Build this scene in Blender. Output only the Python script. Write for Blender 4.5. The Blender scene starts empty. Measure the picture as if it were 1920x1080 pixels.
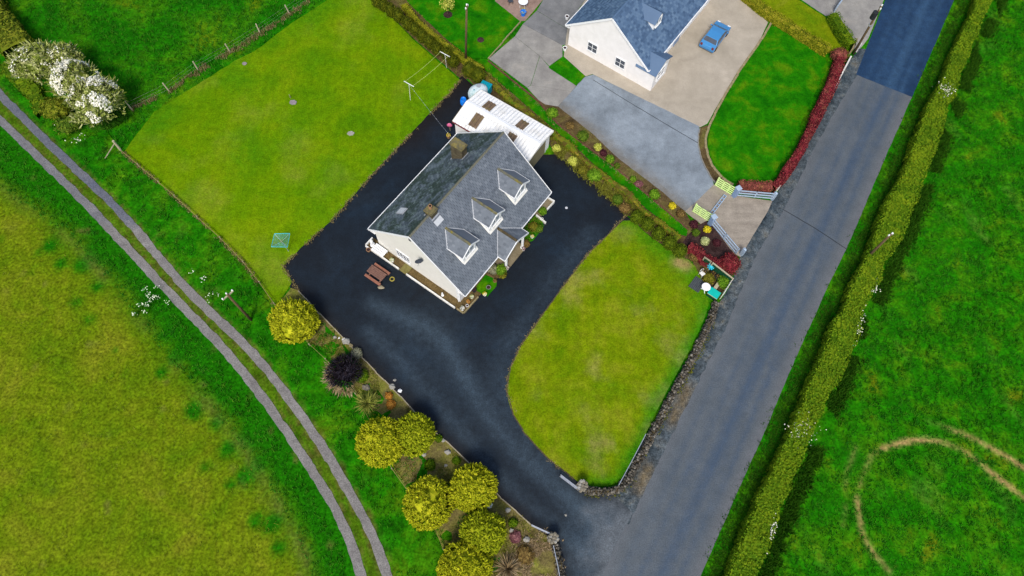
import bpy, bmesh, math, random
import numpy as np
from mathutils import Vector, Matrix, geometry

S = bpy.context.scene
COL = S.collection
random.seed(7)
RNG = np.random.default_rng(11)

# ------------------------------------------------------------------ camera
CAM_H = 56.0
FPX = 1275.66
TILT, ROLL = 0.4124, 0.041
_f = np.array([0, math.sin(TILT), -math.cos(TILT)])
_u = np.array([0, math.cos(TILT), math.sin(TILT)])
_r = np.array([1.0, 0, 0])
CR = math.cos(ROLL) * _r + math.sin(ROLL) * _u
CU = -math.sin(ROLL) * _r + math.cos(ROLL) * _u
cam = bpy.data.cameras.new('camera')
cam.sensor_width = 36.0
cam.lens = 36.0 * FPX / 1920.0
cam.clip_start = 0.5
cam.clip_end = 3000
cam_o = bpy.data.objects.new('camera', cam)
COL.objects.link(cam_o)
m = Matrix(((CR[0], CU[0], -_f[0], 0), (CR[1], CU[1], -_f[1], 0), (CR[2], CU[2], -_f[2], CAM_H), (0, 0, 0, 1)))
cam_o.matrix_world = m
S.camera = cam_o

# ------------------------------------------------------------------ light
SUN_EL, SUN_AZ = 52.0, 188.0      # azimuth: clockwise from +Y
w = bpy.data.worlds.new('World')
S.world = w
w.use_nodes = True
nt = w.node_tree
bg = nt.nodes['Background']
sky = nt.nodes.new('ShaderNodeTexSky')
sky.sky_type = 'NISHITA'
sky.sun_disc = False
sky.sun_elevation = math.radians(SUN_EL)
sky.sun_rotation = math.radians(SUN_AZ)
sky.dust_density = 2.5
sky.ozone_density = 0.6
nt.links.new(sky.outputs[0], bg.inputs[0])
bg.inputs[1].default_value = 0.12
sun = bpy.data.lights.new('sun', 'SUN')
sun.energy = 2.2
sun.angle = math.radians(16)
sun.color = (1.0, 0.95, 0.86)
sun_o = bpy.data.objects.new('sun', sun)
COL.objects.link(sun_o)
el, az = math.radians(SUN_EL), math.radians(SUN_AZ)
sd = Vector((math.sin(az) * math.cos(el), math.cos(az) * math.cos(el), math.sin(el)))
sun_o.rotation_euler = sd.to_track_quat('Z', 'Y').to_euler()
S.view_settings.view_transform = 'Standard'
S.view_settings.look = 'None'
S.view_settings.exposure = 0.42
S.view_settings.gamma = 1.0
S.view_settings.use_curve_mapping = False

# ------------------------------------------------------------------ helpers
def G(px, py, z=0.0):
    """the point of the place, at height z, that the photograph shows at this pixel"""
    d = _f * FPX + CR * (px - 960) + CU * (540 - py)
    t = (z - CAM_H) / d[2]
    return np.array([0, 0, CAM_H]) + d * t

def P(pts, z=0.0):
    return [tuple(G(x, y, z)[:2]) for x, y in pts]

def _hash(ix, iy, s):
    n = (ix.astype(np.int64) * 374761393 + iy.astype(np.int64) * 668265263 + s * 1442695041) & 0x7fffffff
    n = ((n ^ (n >> 13)) * 1274126177) & 0x7fffffff
    return ((n ^ (n >> 16)) & 0xffff) / 65535.0

def vnoise(x, y, s=0):
    x = np.asarray(x, float); y = np.asarray(y, float)
    ix, iy = np.floor(x), np.floor(y)
    fx, fy = x - ix, y - iy
    fx = fx * fx * (3 - 2 * fx); fy = fy * fy * (3 - 2 * fy)
    a = _hash(ix, iy, s); b = _hash(ix + 1, iy, s); c = _hash(ix, iy + 1, s); d = _hash(ix + 1, iy + 1, s)
    return (a * (1 - fx) + b * fx) * (1 - fy) + (c * (1 - fx) + d * fx) * fy

def fbm(x, y, s=0, o=4):
    t = 0; a = 0.5; k = 1.0
    for i in range(o):
        t = t + a * vnoise(np.asarray(x) * k, np.asarray(y) * k, s + i * 17); a *= 0.5; k *= 2.03
    return t / (1 - 0.5 ** o)

def pdist(x, y, line):
    """distance of points to a polyline"""
    x = np.asarray(x, float); y = np.asarray(y, float)
    best = np.full(x.shape, 1e9)
    for (ax, ay), (bx, by) in zip(line[:-1], line[1:]):
        dx, dy = bx - ax, by - ay
        t = np.clip(((x - ax) * dx + (y - ay) * dy) / (dx * dx + dy * dy + 1e-9), 0, 1)
        best = np.minimum(best, np.hypot(x - ax - t * dx, y - ay - t * dy))
    return best

def inside(x, y, poly):
    x = np.asarray(x, float); y = np.asarray(y, float)
    r = np.zeros(x.shape, bool)
    n = len(poly)
    for i in range(n):
        (x1, y1), (x2, y2) = poly[i], poly[(i + 1) % n]
        if y1 == y2: continue
        c = ((y1 > y) != (y2 > y)) & (x < (x2 - x1) * (y - y1) / (y2 - y1) + x1)
        r ^= c
    return r

def resample(line, step, closed=False):
    pts = list(line) + ([line[0]] if closed else [])
    out = []
    for (ax, ay), (bx, by) in zip(pts[:-1], pts[1:]):
        n = max(1, int(round(math.hypot(bx - ax, by - ay) / step)))
        for i in range(n):
            out.append((ax + (bx - ax) * i / n, ay + (by - ay) * i / n))
    if not closed: out.append(pts[-1])
    return out

def smooth(line, it=2, closed=False):
    pts = [tuple(p) for p in line]
    for _ in range(it):
        n = len(pts); o = []
        rng_ = range(n) if closed else range(n - 1)
        if not closed: o.append(pts[0])
        for i in rng_:
            a, b = pts[i], pts[(i + 1) % n]
            o.append((a[0] * .75 + b[0] * .25, a[1] * .75 + b[1] * .25))
            o.append((a[0] * .25 + b[0] * .75, a[1] * .25 + b[1] * .75))
        if not closed: o.append(pts[-1])
        pts = o
    return pts

def offset(line, d):
    """shift a polyline to its left by d"""
    pts = np.array(line, float)
    t = np.gradient(pts, axis=0)
    t /= np.linalg.norm(t, axis=1)[:, None] + 1e-9
    return [tuple(p) for p in pts + np.stack([-t[:, 1], t[:, 0]], 1) * d]

def strip(line, wl, wr=None):
    wr = wl if wr is None else wr
    return offset(line, wl) + offset(line, -wr)[::-1]

# ---- materials
def new_mat(name):
    mt = bpy.data.materials.new(name)
    mt.use_nodes = True
    n = mt.node_tree
    return mt, n, n.nodes['Principled BSDF']

def set_bsdf(b, rough=.8, spec=.25, metal=0.0):
    b.inputs['Roughness'].default_value = rough
    b.inputs['Specular IOR Level'].default_value = spec
    b.inputs['Metallic'].default_value = metal

def c4(c): return (c[0], c[1], c[2], 1.0)

def noise_node(n, scale, detail=4, rough=.55, vec=None, dist=0.0):
    t = n.nodes.new('ShaderNodeTexNoise')
    t.inputs['Scale'].default_value = scale
    t.inputs['Detail'].default_value = detail
    t.inputs['Roughness'].default_value = rough
    t.inputs['Distortion'].default_value = dist
    if vec is not None: n.links.new(vec, t.inputs['Vector'])
    return t

def ramp_node(n, stops, fac, interp='LINEAR'):
    r = n.nodes.new('ShaderNodeValToRGB')
    r.color_ramp.interpolation = interp
    e = r.color_ramp.elements
    while len(e) < len(stops): e.new(0.5)
    for k, (p, c) in enumerate(stops):
        e[k].position = p
        e[k].color = c4(c) if not isinstance(c, (int, float)) else (c, c, c, 1)
    n.links.new(fac, r.inputs[0])
    return r

def mix_node(n, a, b, fac, mode='MIX'):
    x = n.nodes.new('ShaderNodeMix')
    x.data_type = 'RGBA'
    x.blend_type = mode
    for sock, v in ((x.inputs[0], fac), (x.inputs[6], a), (x.inputs[7], b)):
        if isinstance(v, (int, float)): sock.default_value = v
        elif isinstance(v, tuple): sock.default_value = c4(v)
        else: n.links.new(v, sock)
    return x.outputs[2]

def vec_node(n, scale=(1, 1, 1), rot=0.0):
    tc = n.nodes.new('ShaderNodeTexCoord')
    mp = n.nodes.new('ShaderNodeMapping')
    mp.inputs['Scale'].default_value = scale
    mp.inputs['Rotation'].default_value = (0, 0, rot)
    n.links.new(tc.outputs['Object'], mp.inputs['Vector'])
    return mp.outputs[0]

def ground_mat(name, stops, big=.25, mid=1.3, fine=9.0, midamp=.35, fineamp=.35, layers=(), rough=.9, spec=.02,
               bump=.25, stretch=None, rot=0.0, bumpscale=None, mow=None):
    """stops: colour ramp over large patches; layers: (attribute, colour) mixed in where the sheet carries the attribute"""
    mt, n, b = new_mat(name)
    set_bsdf(b, rough, spec)
    v = vec_node(n)
    v2 = vec_node(n, stretch, rot) if stretch else v
    nb = noise_node(n, big, 6, .6, v2, .4)
    col = ramp_node(n, stops, nb.outputs['Fac']).outputs[0]
    for at, lc in layers:
        a = n.nodes.new('ShaderNodeAttribute'); a.attribute_name = at
        nz = noise_node(n, 2.2, 5, .65, v)
        mm = n.nodes.new('ShaderNodeMath'); mm.operation = 'MULTIPLY_ADD'   # break the layer's edge up
        n.links.new(nz.outputs['Fac'], mm.inputs[0]); mm.inputs[1].default_value = .9; mm.inputs[2].default_value = -.45
        ad = n.nodes.new('ShaderNodeMath'); ad.operation = 'ADD'; ad.use_clamp = True
        gate = n.nodes.new('ShaderNodeMath'); gate.operation = 'MULTIPLY'
        n.links.new(mm.outputs[0], gate.inputs[0])
        # noise only acts where the layer is neither 0 nor 1
        par = n.nodes.new('ShaderNodeMath'); par.operation = 'SUBTRACT'; par.inputs[0].default_value = 1.0
        n.links.new(a.outputs['Fac'], par.inputs[1])
        pr2 = n.nodes.new('ShaderNodeMath'); pr2.operation = 'MULTIPLY'
        n.links.new(par.outputs[0], pr2.inputs[0]); n.links.new(a.outputs['Fac'], pr2.inputs[1])
        pr3 = n.nodes.new('ShaderNodeMath'); pr3.operation = 'MULTIPLY'; pr3.inputs[1].default_value = 4.0; pr3.use_clamp = True
        n.links.new(pr2.outputs[0], pr3.inputs[0]); n.links.new(pr3.outputs[0], gate.inputs[1])
        n.links.new(a.outputs['Fac'], ad.inputs[0]); n.links.new(gate.outputs[0], ad.inputs[1])
        col = mix_node(n, col, lc, ad.outputs[0])
    nm = noise_node(n, mid, 5, .62, v)
    r1 = ramp_node(n, [(.28, 1 - midamp), (.72, 1 + midamp)], nm.outputs['Fac'])
    col = mix_node(n, col, r1.outputs[0], 1.0, 'MULTIPLY')
    if mow is not None:   # faint mowing passes
        vm = vec_node(n, (1.6, .09, 1), mow)
        nw = noise_node(n, .9, 3, .6, vm)
        rw = ramp_node(n, [(.35, (.91, .95, .92)), (.65, (1.09, 1.05, 1.05))], nw.outputs['Fac'])
        col = mix_node(n, col, rw.outputs[0], 1.0, 'MULTIPLY')
    nf = noise_node(n, fine, 3, .6, v)
    r2 = ramp_node(n, [(.3, 1 - fineamp), (.7, 1 + fineamp)], nf.outputs['Fac'])
    col = mix_node(n, col, r2.outputs[0], 1.0, 'MULTIPLY')
    n.links.new(col, b.inputs['Base Color'])
    if bump:
        bp = n.nodes.new('ShaderNodeBump'); bp.inputs['Strength'].default_value = bump
        bp.inputs['Distance'].default_value = .06
        nf2 = noise_node(n, bumpscale or fine * .8, 4, .6, v)
        n.links.new(nf2.outputs['Fac'], bp.inputs['Height']); n.links.new(bp.outputs[0], b.inputs['Normal'])
    return mt

def leaf_mat(name, stops, rough=.75, spec=.05, patch=1.6, nw=.38):
    mt, n, b = new_mat(name)
    set_bsdf(b, rough, spec)
    g = n.nodes.new('ShaderNodeNewGeometry')
    v = vec_node(n)
    nz = noise_node(n, patch, 4, .6, v)
    mx = n.nodes.new('ShaderNodeMath'); mx.operation = 'MULTIPLY_ADD'
    n.links.new(g.outputs['Random Per Island'], mx.inputs[0]); mx.inputs[1].default_value = 1 - nw
    m2 = n.nodes.new('ShaderNodeMath'); m2.operation = 'MULTIPLY'; m2.inputs[1].default_value = nw
    n.links.new(nz.outputs['Fac'], m2.inputs[0]); n.links.new(m2.outputs[0], mx.inputs[2])
    r = ramp_node(n, stops, mx.outputs[0])
    n.links.new(r.outputs[0], b.inputs['Base Color'])
    return mt

def plain(name, col, rough=.6, spec=.3, metal=0.0, var=.12, scale=3.0, dirt=None, dirtamt=.35, bump=0.0):
    mt, n, b = new_mat(name)
    set_bsdf(b, rough, spec, metal)
    v = vec_node(n)
    nz = noise_node(n, scale, 5, .6, v)
    r = ramp_node(n, [(.3, tuple(c * (1 - var) for c in col)), (.7, tuple(min(1, c * (1 + var)) for c in col))], nz.outputs['Fac'])
    out = r.outputs[0]
    if dirt:
        nd = noise_node(n, scale * .6, 6, .68, v, .6)
        rd = ramp_node(n, [(.48, 0.0), (.72, dirtamt)], nd.outputs['Fac'])
        out = mix_node(n, out, dirt, rd.outputs[0])
    n.links.new(out, b.inputs['Base Color'])
    if bump:
        bp = n.nodes.new('ShaderNodeBump'); bp.inputs['Strength'].default_value = bump; bp.inputs['Distance'].default_value = .03
        nf = noise_node(n, scale * 8, 4, .6, v)
        n.links.new(nf.outputs['Fac'], bp.inputs['Height']); n.links.new(bp.outputs[0], b.inputs['Normal'])
    return mt

# ---- meshes
class MB:
    def __init__(s): s.v = []; s.f = []
    def add(s, vs, fs):
        o = len(s.v); s.v += [tuple(map(float, p)) for p in vs]; s.f += [tuple(i + o for i in f) for f in fs]; return s
    def quad(s, a, b, c, d): return s.add([a, b, c, d], [(0, 1, 2, 3)])
    def box(s, c, d, rz=0.0, rx=0.0):
        x, y, z = d[0] / 2, d[1] / 2, d[2] / 2
        R = Matrix.Rotation(rz, 3, 'Z') @ Matrix.Rotation(rx, 3, 'X')
        vs = [R @ Vector(p) + Vector(c) for p in ((-x, -y, -z), (x, -y, -z), (x, y, -z), (-x, y, -z), (-x, -y, z), (x, -y, z), (x, y, z), (-x, y, z))]
        return s.add(vs, [(3, 2, 1, 0), (4, 5, 6, 7), (0, 1, 5, 4), (1, 2, 6, 5), (2, 3, 7, 6), (3, 0, 4, 7)])
    def bar(s, a, b, w, h, up=(0, 0, 1)):
        """a beam from a to b, w across, h along 'up', top at the line's height + h/2"""
        a, b = Vector(a), Vector(b)
        t = (b - a).normalized(); u = Vector(up)
        sd_ = t.cross(u)
        if sd_.length < 1e-4: sd_ = t.cross(Vector((1, 0, 0)))
        sd_.normalize(); u = sd_.cross(t).normalized()
        vs = []
        for p in (a, b):
            for i, j in ((-1, -1), (1, -1), (1, 1), (-1, 1)):
                vs.append(p + sd_ * (w / 2 * i) + u * (h / 2 * j))
        return s.add(vs, [(3, 2, 1, 0), (4, 5, 6, 7), (0, 1, 5, 4), (1, 2, 6, 5), (2, 3, 7, 6), (3, 0, 4, 7)])
    def tube(s, pts, r, n=6, r2=None):
        pts = [Vector(p) for p in pts]; vs = []; fs = []
        for i, p in enumerate(pts):
            t = (pts[min(i + 1, len(pts) - 1)] - pts[max(i - 1, 0)]).normalized()
            a = t.cross(Vector((0, 0, 1)))
            if a.length < 1e-3: a = Vector((1, 0, 0))
            a.normalize(); b = t.cross(a).normalized()
            rr = r if r2 is None else r + (r2 - r) * i / (len(pts) - 1)
            for k in range(n):
                an = 2 * math.pi * k / n
                vs.append(p + a * (math.cos(an) * rr) + b * (math.sin(an) * rr))
        for i in range(len(pts) - 1):
            for k in range(n):
                fs.append((i * n + k, i * n + (k + 1) % n, (i + 1) * n + (k + 1) % n, (i + 1) * n + k))
        fs.append(tuple(range(n))[::-1]); fs.append(tuple((len(pts) - 1) * n + k for k in range(n)))
        return s.add(vs, fs)
    def lathe(s, prof, c=(0, 0, 0), n=14, sx=1.0, sy=1.0):
        vs = []; fs = []
        for r, z in prof:
            for k in range(n):
                an = 2 * math.pi * k / n
                vs.append((c[0] + math.cos(an) * r * sx, c[1] + math.sin(an) * r * sy, c[2] + z))
        for i in range(len(prof) - 1):
            for k in range(n):
                fs.append((i * n + k, i * n + (k + 1) % n, (i + 1) * n + (k + 1) % n, (i + 1) * n + k))
        fs.append(tuple(range(n))[::-1]); fs.append(tuple((len(prof) - 1) * n + k for k in range(n)))
        return s.add(vs, fs)
    def prism(s, poly, z0, z1):
        n = len(poly)
        vs = [(x, y, z0) for x, y in poly] + [(x, y, z1) for x, y in poly]
        fs = [tuple(range(n))[::-1], tuple(range(n, 2 * n))] + [(i, (i + 1) % n, n + (i + 1) % n, n + i) for i in range(n)]
        return s.add(vs, fs)
    def slab(s, quad, t):
        """a plate with the given top corners and thickness t along its normal"""
        q = [Vector(p) for p in quad]
        nrm = (q[1] - q[0]).cross(q[2] - q[0]).normalized()
        n = len(q)
        vs = q + [p - nrm * t for p in q]
        fs = [tuple(range(n)), tuple(range(n, 2 * n))[::-1]] + [((i + 1) % n, i, n + i, n + (i + 1) % n) for i in range(n)]
        return s.add(vs, fs)
    def build(s, name, mat, parent=None, smooth_=False, bevel=0.0):
        me = bpy.data.meshes.new(name)
        me.from_pydata(s.v, [], s.f)
        me.update()
        bm = bmesh.new(); bm.from_mesh(me); bmesh.ops.recalc_face_normals(bm, faces=bm.faces); bm.to_mesh(me); bm.free()
        return link(name, me, mat, parent, smooth_, bevel)

def link(name, me, mat, parent=None, smooth_=False, bevel=0.0):
    o = bpy.data.objects.new(name, me)
    COL.objects.link(o)
    if mat is not None and len(me.materials) == 0: me.materials.append(mat)
    if parent is not None: o.parent = parent
    if smooth_: me.shade_smooth()
    if bevel:
        b = o.modifiers.new('bevel', 'BEVEL'); b.width = bevel; b.segments = 2; b.limit_method = 'ANGLE'
    return o

def arrays_mesh(name, v, f):
    v = np.asarray(v, np.float32); f = np.asarray(f, np.int32)
    me = bpy.data.meshes.new(name)
    k = f.shape[1]
    me.vertices.add(len(v)); me.vertices.foreach_set('co', v.ravel())
    me.loops.add(f.size); me.loops.foreach_set('vertex_index', f.ravel())
    me.polygons.add(len(f)); me.polygons.foreach_set('loop_start', np.arange(0, f.size, k, dtype=np.int32))
    me.update(calc_edges=True)
    return me

def tag(o, label, cat=None, group=None, kind=None):
    o['label'] = label
    if cat: o['category'] = cat
    if group: o['group'] = group
    if kind: o['kind'] = kind
    return o

def thing(name, label, cat, loc=(0, 0, 0), rz=0.0, group=None):
    o = bpy.data.objects.new(name, None)
    COL.objects.link(o)
    o.location = loc; o.rotation_euler = (0, 0, rz); o.empty_display_size = .3
    return tag(o, label, cat, group)

def sheet(name, poly, z, mat, label=None, spacing=None, jit=.05, attrs=None, zf=None, kind='structure', skirt=0.0, step=.4, parent=None, seed=0):
    """a ground sheet inside the outline; the outline is roughened, the inside meshed if attributes or relief need it"""
    out = resample(poly, step, True)
    a = np.array(out)
    if jit:
        a[:, 0] += (fbm(a[:, 0] * 1.7, a[:, 1] * 1.7, 31 + seed) - .5) * 2.4 * jit
        a[:, 1] += (fbm(a[:, 0] * 1.7, a[:, 1] * 1.7, 77 + seed) - .5) * 2.4 * jit
    pts = [Vector(p) for p in a]
    n = len(pts)
    if spacing:
        x0, y0 = a.min(0); x1, y1 = a.max(0)
        gx, gy = np.meshgrid(np.arange(x0, x1, spacing), np.arange(y0, y1, spacing))
        gx = (gx + (np.arange(gx.shape[0]) % 2)[:, None] * spacing / 2).ravel(); gy = gy.ravel()
        gx = gx + RNG.uniform(-.2, .2, gx.shape) * spacing; gy = gy + RNG.uniform(-.2, .2, gy.shape) * spacing
        ok = inside(gx, gy, [tuple(p) for p in a])
        gx, gy = gx[ok], gy[ok]
        ok = pdist(gx, gy, [tuple(p) for p in a] + [tuple(a[0])]) > spacing * .35
        pts += [Vector(p) for p in zip(gx[ok], gy[ok])]
    r = geometry.delaunay_2d_cdt(pts, [], [list(range(n))], 1, 1e-5)
    v = np.array([(p.x, p.y) for p in r[0]])
    f = [tuple(t) for t in r[2]]
    zz = np.full(len(v), float(z))
    if zf is not None: zz = zz + zf(v[:, 0], v[:, 1])
    vs = np.column_stack([v, zz])
    tri = np.array(f, np.int32)
    e1 = vs[tri[:, 1]] - vs[tri[:, 0]]; e2 = vs[tri[:, 2]] - vs[tri[:, 0]]
    flip = (e1[:, 0] * e2[:, 1] - e1[:, 1] * e2[:, 0]) < 0
    tri[flip] = tri[flip][:, ::-1]
    if skirt:
        k = len(vs)
        ring = [i for i in range(n)]
        low = np.column_stack([a, np.full(n, z - skirt)])
        top = np.column_stack([a, np.full(n, z) + (zf(a[:, 0], a[:, 1]) if zf is not None else 0)])
        vs = np.vstack([vs, top, low])
        sk = []
        for i in range(n):
            j = (i + 1) % n
            sk += [(k + i, k + n + i, k + n + j), (k + i, k + n + j, k + j)]
        tri = np.vstack([tri, np.array(sk, np.int32)])
    me = arrays_mesh(name, vs, tri)
    if zf is not None: me.shade_smooth()
    for at, fn in (attrs or {}).items():
        la = me.attributes.new(at, 'FLOAT', 'POINT')
        la.data.foreach_set('value', np.clip(fn(vs[:, 0], vs[:, 1]), 0, 1).astype(np.float32))
    o = link(name, me, mat, parent)
    if parent is None:
        tag(o, label or name, kind=kind)
    return o

# ---- foliage
def unit(v): return v / (np.linalg.norm(v, axis=1)[:, None] + 1e-9)

def cards(pts, nrm, ln, wd, jitter=.6, mode='flat', rng=RNG):
    """one leaf-sized quad per point; flat: faces along nrm; spike: its length points along nrm"""
    n = len(pts)
    d = unit(nrm + rng.normal(0, jitter, (n, 3)))
    r = unit(rng.normal(0, 1, (n, 3)))
    t = unit(np.cross(d, r))
    l = (ln * rng.uniform(.6, 1.35, n))[:, None]; w_ = (wd * rng.uniform(.7, 1.3, n))[:, None]
    if mode == 'flat':
        b = np.cross(d, t)
        v = np.stack([pts - t * l / 2, pts + b * w_ / 2, pts + t * l / 2, pts - b * w_ / 2], 1)
    else:
        v = np.stack([pts - t * w_ * .25, pts + t * w_ * .25, pts + d * l * .55 + t * w_ * .5, pts + d * l - t * w_ * .1], 1)
        v[:, 2] = (pts + d * l * .6 + t * w_ * .5); v[:, 3] = pts + d * l
    return v.reshape(-1, 3), np.arange(4 * n).reshape(n, 4)

def join(lst):
    vs, fs, o = [], [], 0
    for v, f in lst:
        vs.append(v); fs.append(f + o); o += len(v)
    return np.vstack(vs), np.vstack(fs)

def ball_pts(n, rx, ry, h, lump=.12, zmin=-.45, depth=.25, seed=0, rng=RNG, k=2.6):
    d = unit(rng.normal(0, 1, (int(n * 1.6), 3)))
    d = d[d[:, 2] > zmin][:n]
    ang = np.arctan2(d[:, 1], d[:, 0])
    lu = 1 + lump * 2 * (fbm(ang * k + seed * 3.1, d[:, 2] * k + seed, seed) - .5)
    lu = lu * (1 - depth * rng.uniform(0, 1, len(d)) ** 2)
    hz = h / 2
    p = np.column_stack([d[:, 0] * rx * lu, d[:, 1] * ry * lu, hz + d[:, 2] * hz * lu])
    return p, d

def core(rx, ry, h, seed=0, lump=.12, s=.86, nu=16, nv=9, k=2.6):
    v = []; f = []
    for j in range(nv + 1):
        th = -0.5 * math.pi + math.pi * j / nv
        for i in range(nu):
            an = 2 * math.pi * i / nu
            d = (math.cos(th) * math.cos(an), math.cos(th) * math.sin(an), math.sin(th))
            a2 = math.atan2(d[1], d[0])
            lu = (1 + lump * 2 * (float(fbm(np.array([a2 * k + seed * 3.1]), np.array([d[2] * k + seed]), seed)[0]) - .5)) * s
            v.append((d[0] * rx * lu, d[1] * ry * lu, h / 2 + d[2] * h / 2 * lu))
    for j in range(nv):
        for i in range(nu):
            f.append((j * nu + i, j * nu + (i + 1) % nu, (j + 1) * nu + (i + 1) % nu, (j + 1) * nu + i))
    v = np.array(v); f = np.array(f)
    return v[f].reshape(-1, 3), np.arange(f.size).reshape(-1, 4)      # loose facets, each with its own tint

def shrub(name, label, cat, loc, rx, ry, h, mat, n=260, ln=.16, wd=.09, group=None, mode='flat', jitter=.6, seed=0, lump=.14,
          depth=.25, stem=None, crown='foliage', lift=0.0, coremat=None, rng=None, rz=0.0, cs=.84):
    rng = rng or np.random.default_rng(seed + 100)
    t = thing(name, label, cat, (loc[0], loc[1], loc[2] if len(loc) > 2 else 0.0), rz, group)
    p, d = ball_pts(n, rx, ry, h, lump, seed=seed, depth=depth, rng=rng)
    lst = [cards(p, d, ln, wd, jitter, mode, rng), core(rx, ry, h, seed, lump, cs)]
    v, f = join(lst); v[:, 2] += lift
    link(crown, arrays_mesh(crown, v, f), mat, t)
    MB().tube([(0, 0, -.05), (.02, 0, lift + h * .25), (0, .02, lift + h * .55)], .05 + .03 * h, 6, .03).build('stem' if stem is None else stem, M['bark'], t)
    return t

def hedge_mesh(line, wl, h, ln, wd, dens, seed=0, base=0.0, rough=.12, topj=.55, widths=None, heights=None):
    """foliage of a trimmed hedge along a ground line"""
    rng = np.random.default_rng(seed + 5)
    pts = np.array(resample(line, .5))
    t = np.gradient(pts, axis=0); t /= np.linalg.norm(t, axis=1)[:, None]
    nr = np.stack([-t[:, 1], t[:, 0]], 1)
    m_ = len(pts)
    wv = np.full(m_, wl) if widths is None else np.interp(np.linspace(0, 1, m_), np.linspace(0, 1, len(widths)), widths)
    s = np.arange(m_) * .5
    wL = wv / 2 * (1 + rough * 2 * (fbm(s * .5, s * 0 + seed, seed + 1) - .5) * 2); wR = wv / 2 * (1 + rough * 2 * (fbm(s * .5, s * 0 + 9, seed + 2) - .5) * 2)
    hh = h * (1 + rough * 1.2 * (fbm(s * .4, s * 0 + 4, seed + 3) - .5) * 2)
    hh = hh * (1 if heights is None else np.interp(np.linspace(0, 1, m_), np.linspace(0, 1, len(heights)), heights))
    # core: five points across
    prof = [(-.96, 0), (-1, .55), (-.86, .9), (0, .97), (.86, .9), (1, .55), (.96, 0)]
    v = []; f = []
    for i in range(m_):
        for a, b in prof:
            o = nr[i] * (a * .9 * (wL[i] if a > 0 else wR[i]))
            v.append((pts[i, 0] + o[0], pts[i, 1] + o[1], base + b * hh[i] * .94))
    k = len(prof)
    for i in range(m_ - 1):
        for j in range(k - 1):
            f.append((i * k + j, i * k + j + 1, (i + 1) * k + j + 1, (i + 1) * k + j))
    v = np.array(v); f = np.array(f); core_ = (v[f].reshape(-1, 3), np.arange(f.size).reshape(-1, 4))
    L = s[-1]
    per = wl + 2 * h
    n = int(L * per * dens)
    u = rng.uniform(0, m_ - 1.001, n); i0 = u.astype(int); fr = u - i0
    q = rng.uniform(0, per, n)
    pos = pts[i0] * (1 - fr)[:, None] + pts[i0 + 1] * fr[:, None]
    nn = nr[i0]
    top = (q > h) & (q < h + wl)
    a = np.where(q <= h, -1, np.where(q >= h + wl, 1, (q - h) / wl * 2 - 1))
    b = np.where(q <= h, q / h, np.where(q >= h + wl, (per - q) / h, 1.0))
    lum = (fbm(pos[:, 0] * 1.1, pos[:, 1] * 1.1, seed + 8) - .5)
    side = np.where(a > 0, wL[i0], wR[i0])
    off = a * side * (1 + .1 * lum)
    z = base + b * hh[i0] * (1 + .22 * lum) + rng.normal(0, .03, n)
    p = np.column_stack([pos + nn * off[:, None], z])
    nz = np.where(top, 1.0, .25)
    nside = np.where(top, 0.0, np.sign(a))
    nrm = np.column_stack([nn * nside[:, None], nz])
    return join([core_, cards(p, nrm, ln, wd, topj, 'flat', rng)]), p, nrm

def hedge(name, label, line, wl, h, mat, ln=.16, wd=.1, dens=60, seed=0, group=None, widths=None, heights=None, rough=.12, cat='hedge'):
    (v, f), p, nrm = hedge_mesh(line, wl, h, ln, wd, dens, seed, widths=widths, heights=heights, rough=rough)
    o = link(name, arrays_mesh(name, v, f), mat)
    tag(o, label, cat, group)
    return o, p, nrm

def tufts(name, x, y, z, mat, hgt=.25, spread=.14, blades=5, wd=.05, label=None, seed=0, kind='stuff'):
    rng = np.random.default_rng(seed)
    n = len(x)
    bx = np.repeat(x, blades) + rng.normal(0, spread * .4, n * blades); by = np.repeat(y, blades) + rng.normal(0, spread * .4, n * blades); bz = np.repeat(z, blades)
    an = rng.uniform(0, 2 * math.pi, n * blades)
    hh = np.repeat(np.broadcast_to(hgt, (n,)), blades) * rng.uniform(.5, 1.2, n * blades)
    dx, dy = np.cos(an), np.sin(an)
    lean = spread * rng.uniform(.3, 1.3, n * blades)
    w_ = wd * rng.uniform(.6, 1.3, n * blades)
    b0 = np.column_stack([bx - dy * w_ / 2, by + dx * w_ / 2, bz - .02]); b1 = np.column_stack([bx + dy * w_ / 2, by - dx * w_ / 2, bz - .02])
    tp = np.column_stack([bx + dx * lean, by + dy * lean, bz + hh])
    v = np.stack([b0, b1, tp], 1).reshape(-1, 3)
    f = np.arange(3 * n * blades).reshape(-1, 3)
    o = link(name, arrays_mesh(name, v, f), mat)
    return tag(o, label or name, kind=kind)

def scatter(poly, n, seed=0, holes=()):
    rng = np.random.default_rng(seed)
    a = np.array(poly); x0, y0 = a.min(0); x1, y1 = a.max(0)
    x = rng.uniform(x0, x1, n * 3); y = rng.uniform(y0, y1, n * 3)
    ok = inside(x, y, poly)
    for hpoly in holes: ok &= ~inside(x, y, hpoly) & (pdist(x, y, list(hpoly) + [hpoly[0]]) > .12)
    return x[ok][:n], y[ok][:n]

def rock_mesh(r, seed, n=1):
    rg = random.Random(seed)
    bm = bmesh.new()
    bmesh.ops.create_icosphere(bm, subdivisions=n, radius=r)
    for v in bm.verts:
        k = 1 + rg.uniform(-.28, .22)
        v.co = Vector((v.co.x * k * 1.15, v.co.y * k, v.co.z * k * .75))
    me = bpy.data.meshes.new('rock'); bm.to_mesh(me); bm.free()
    return me

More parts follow.
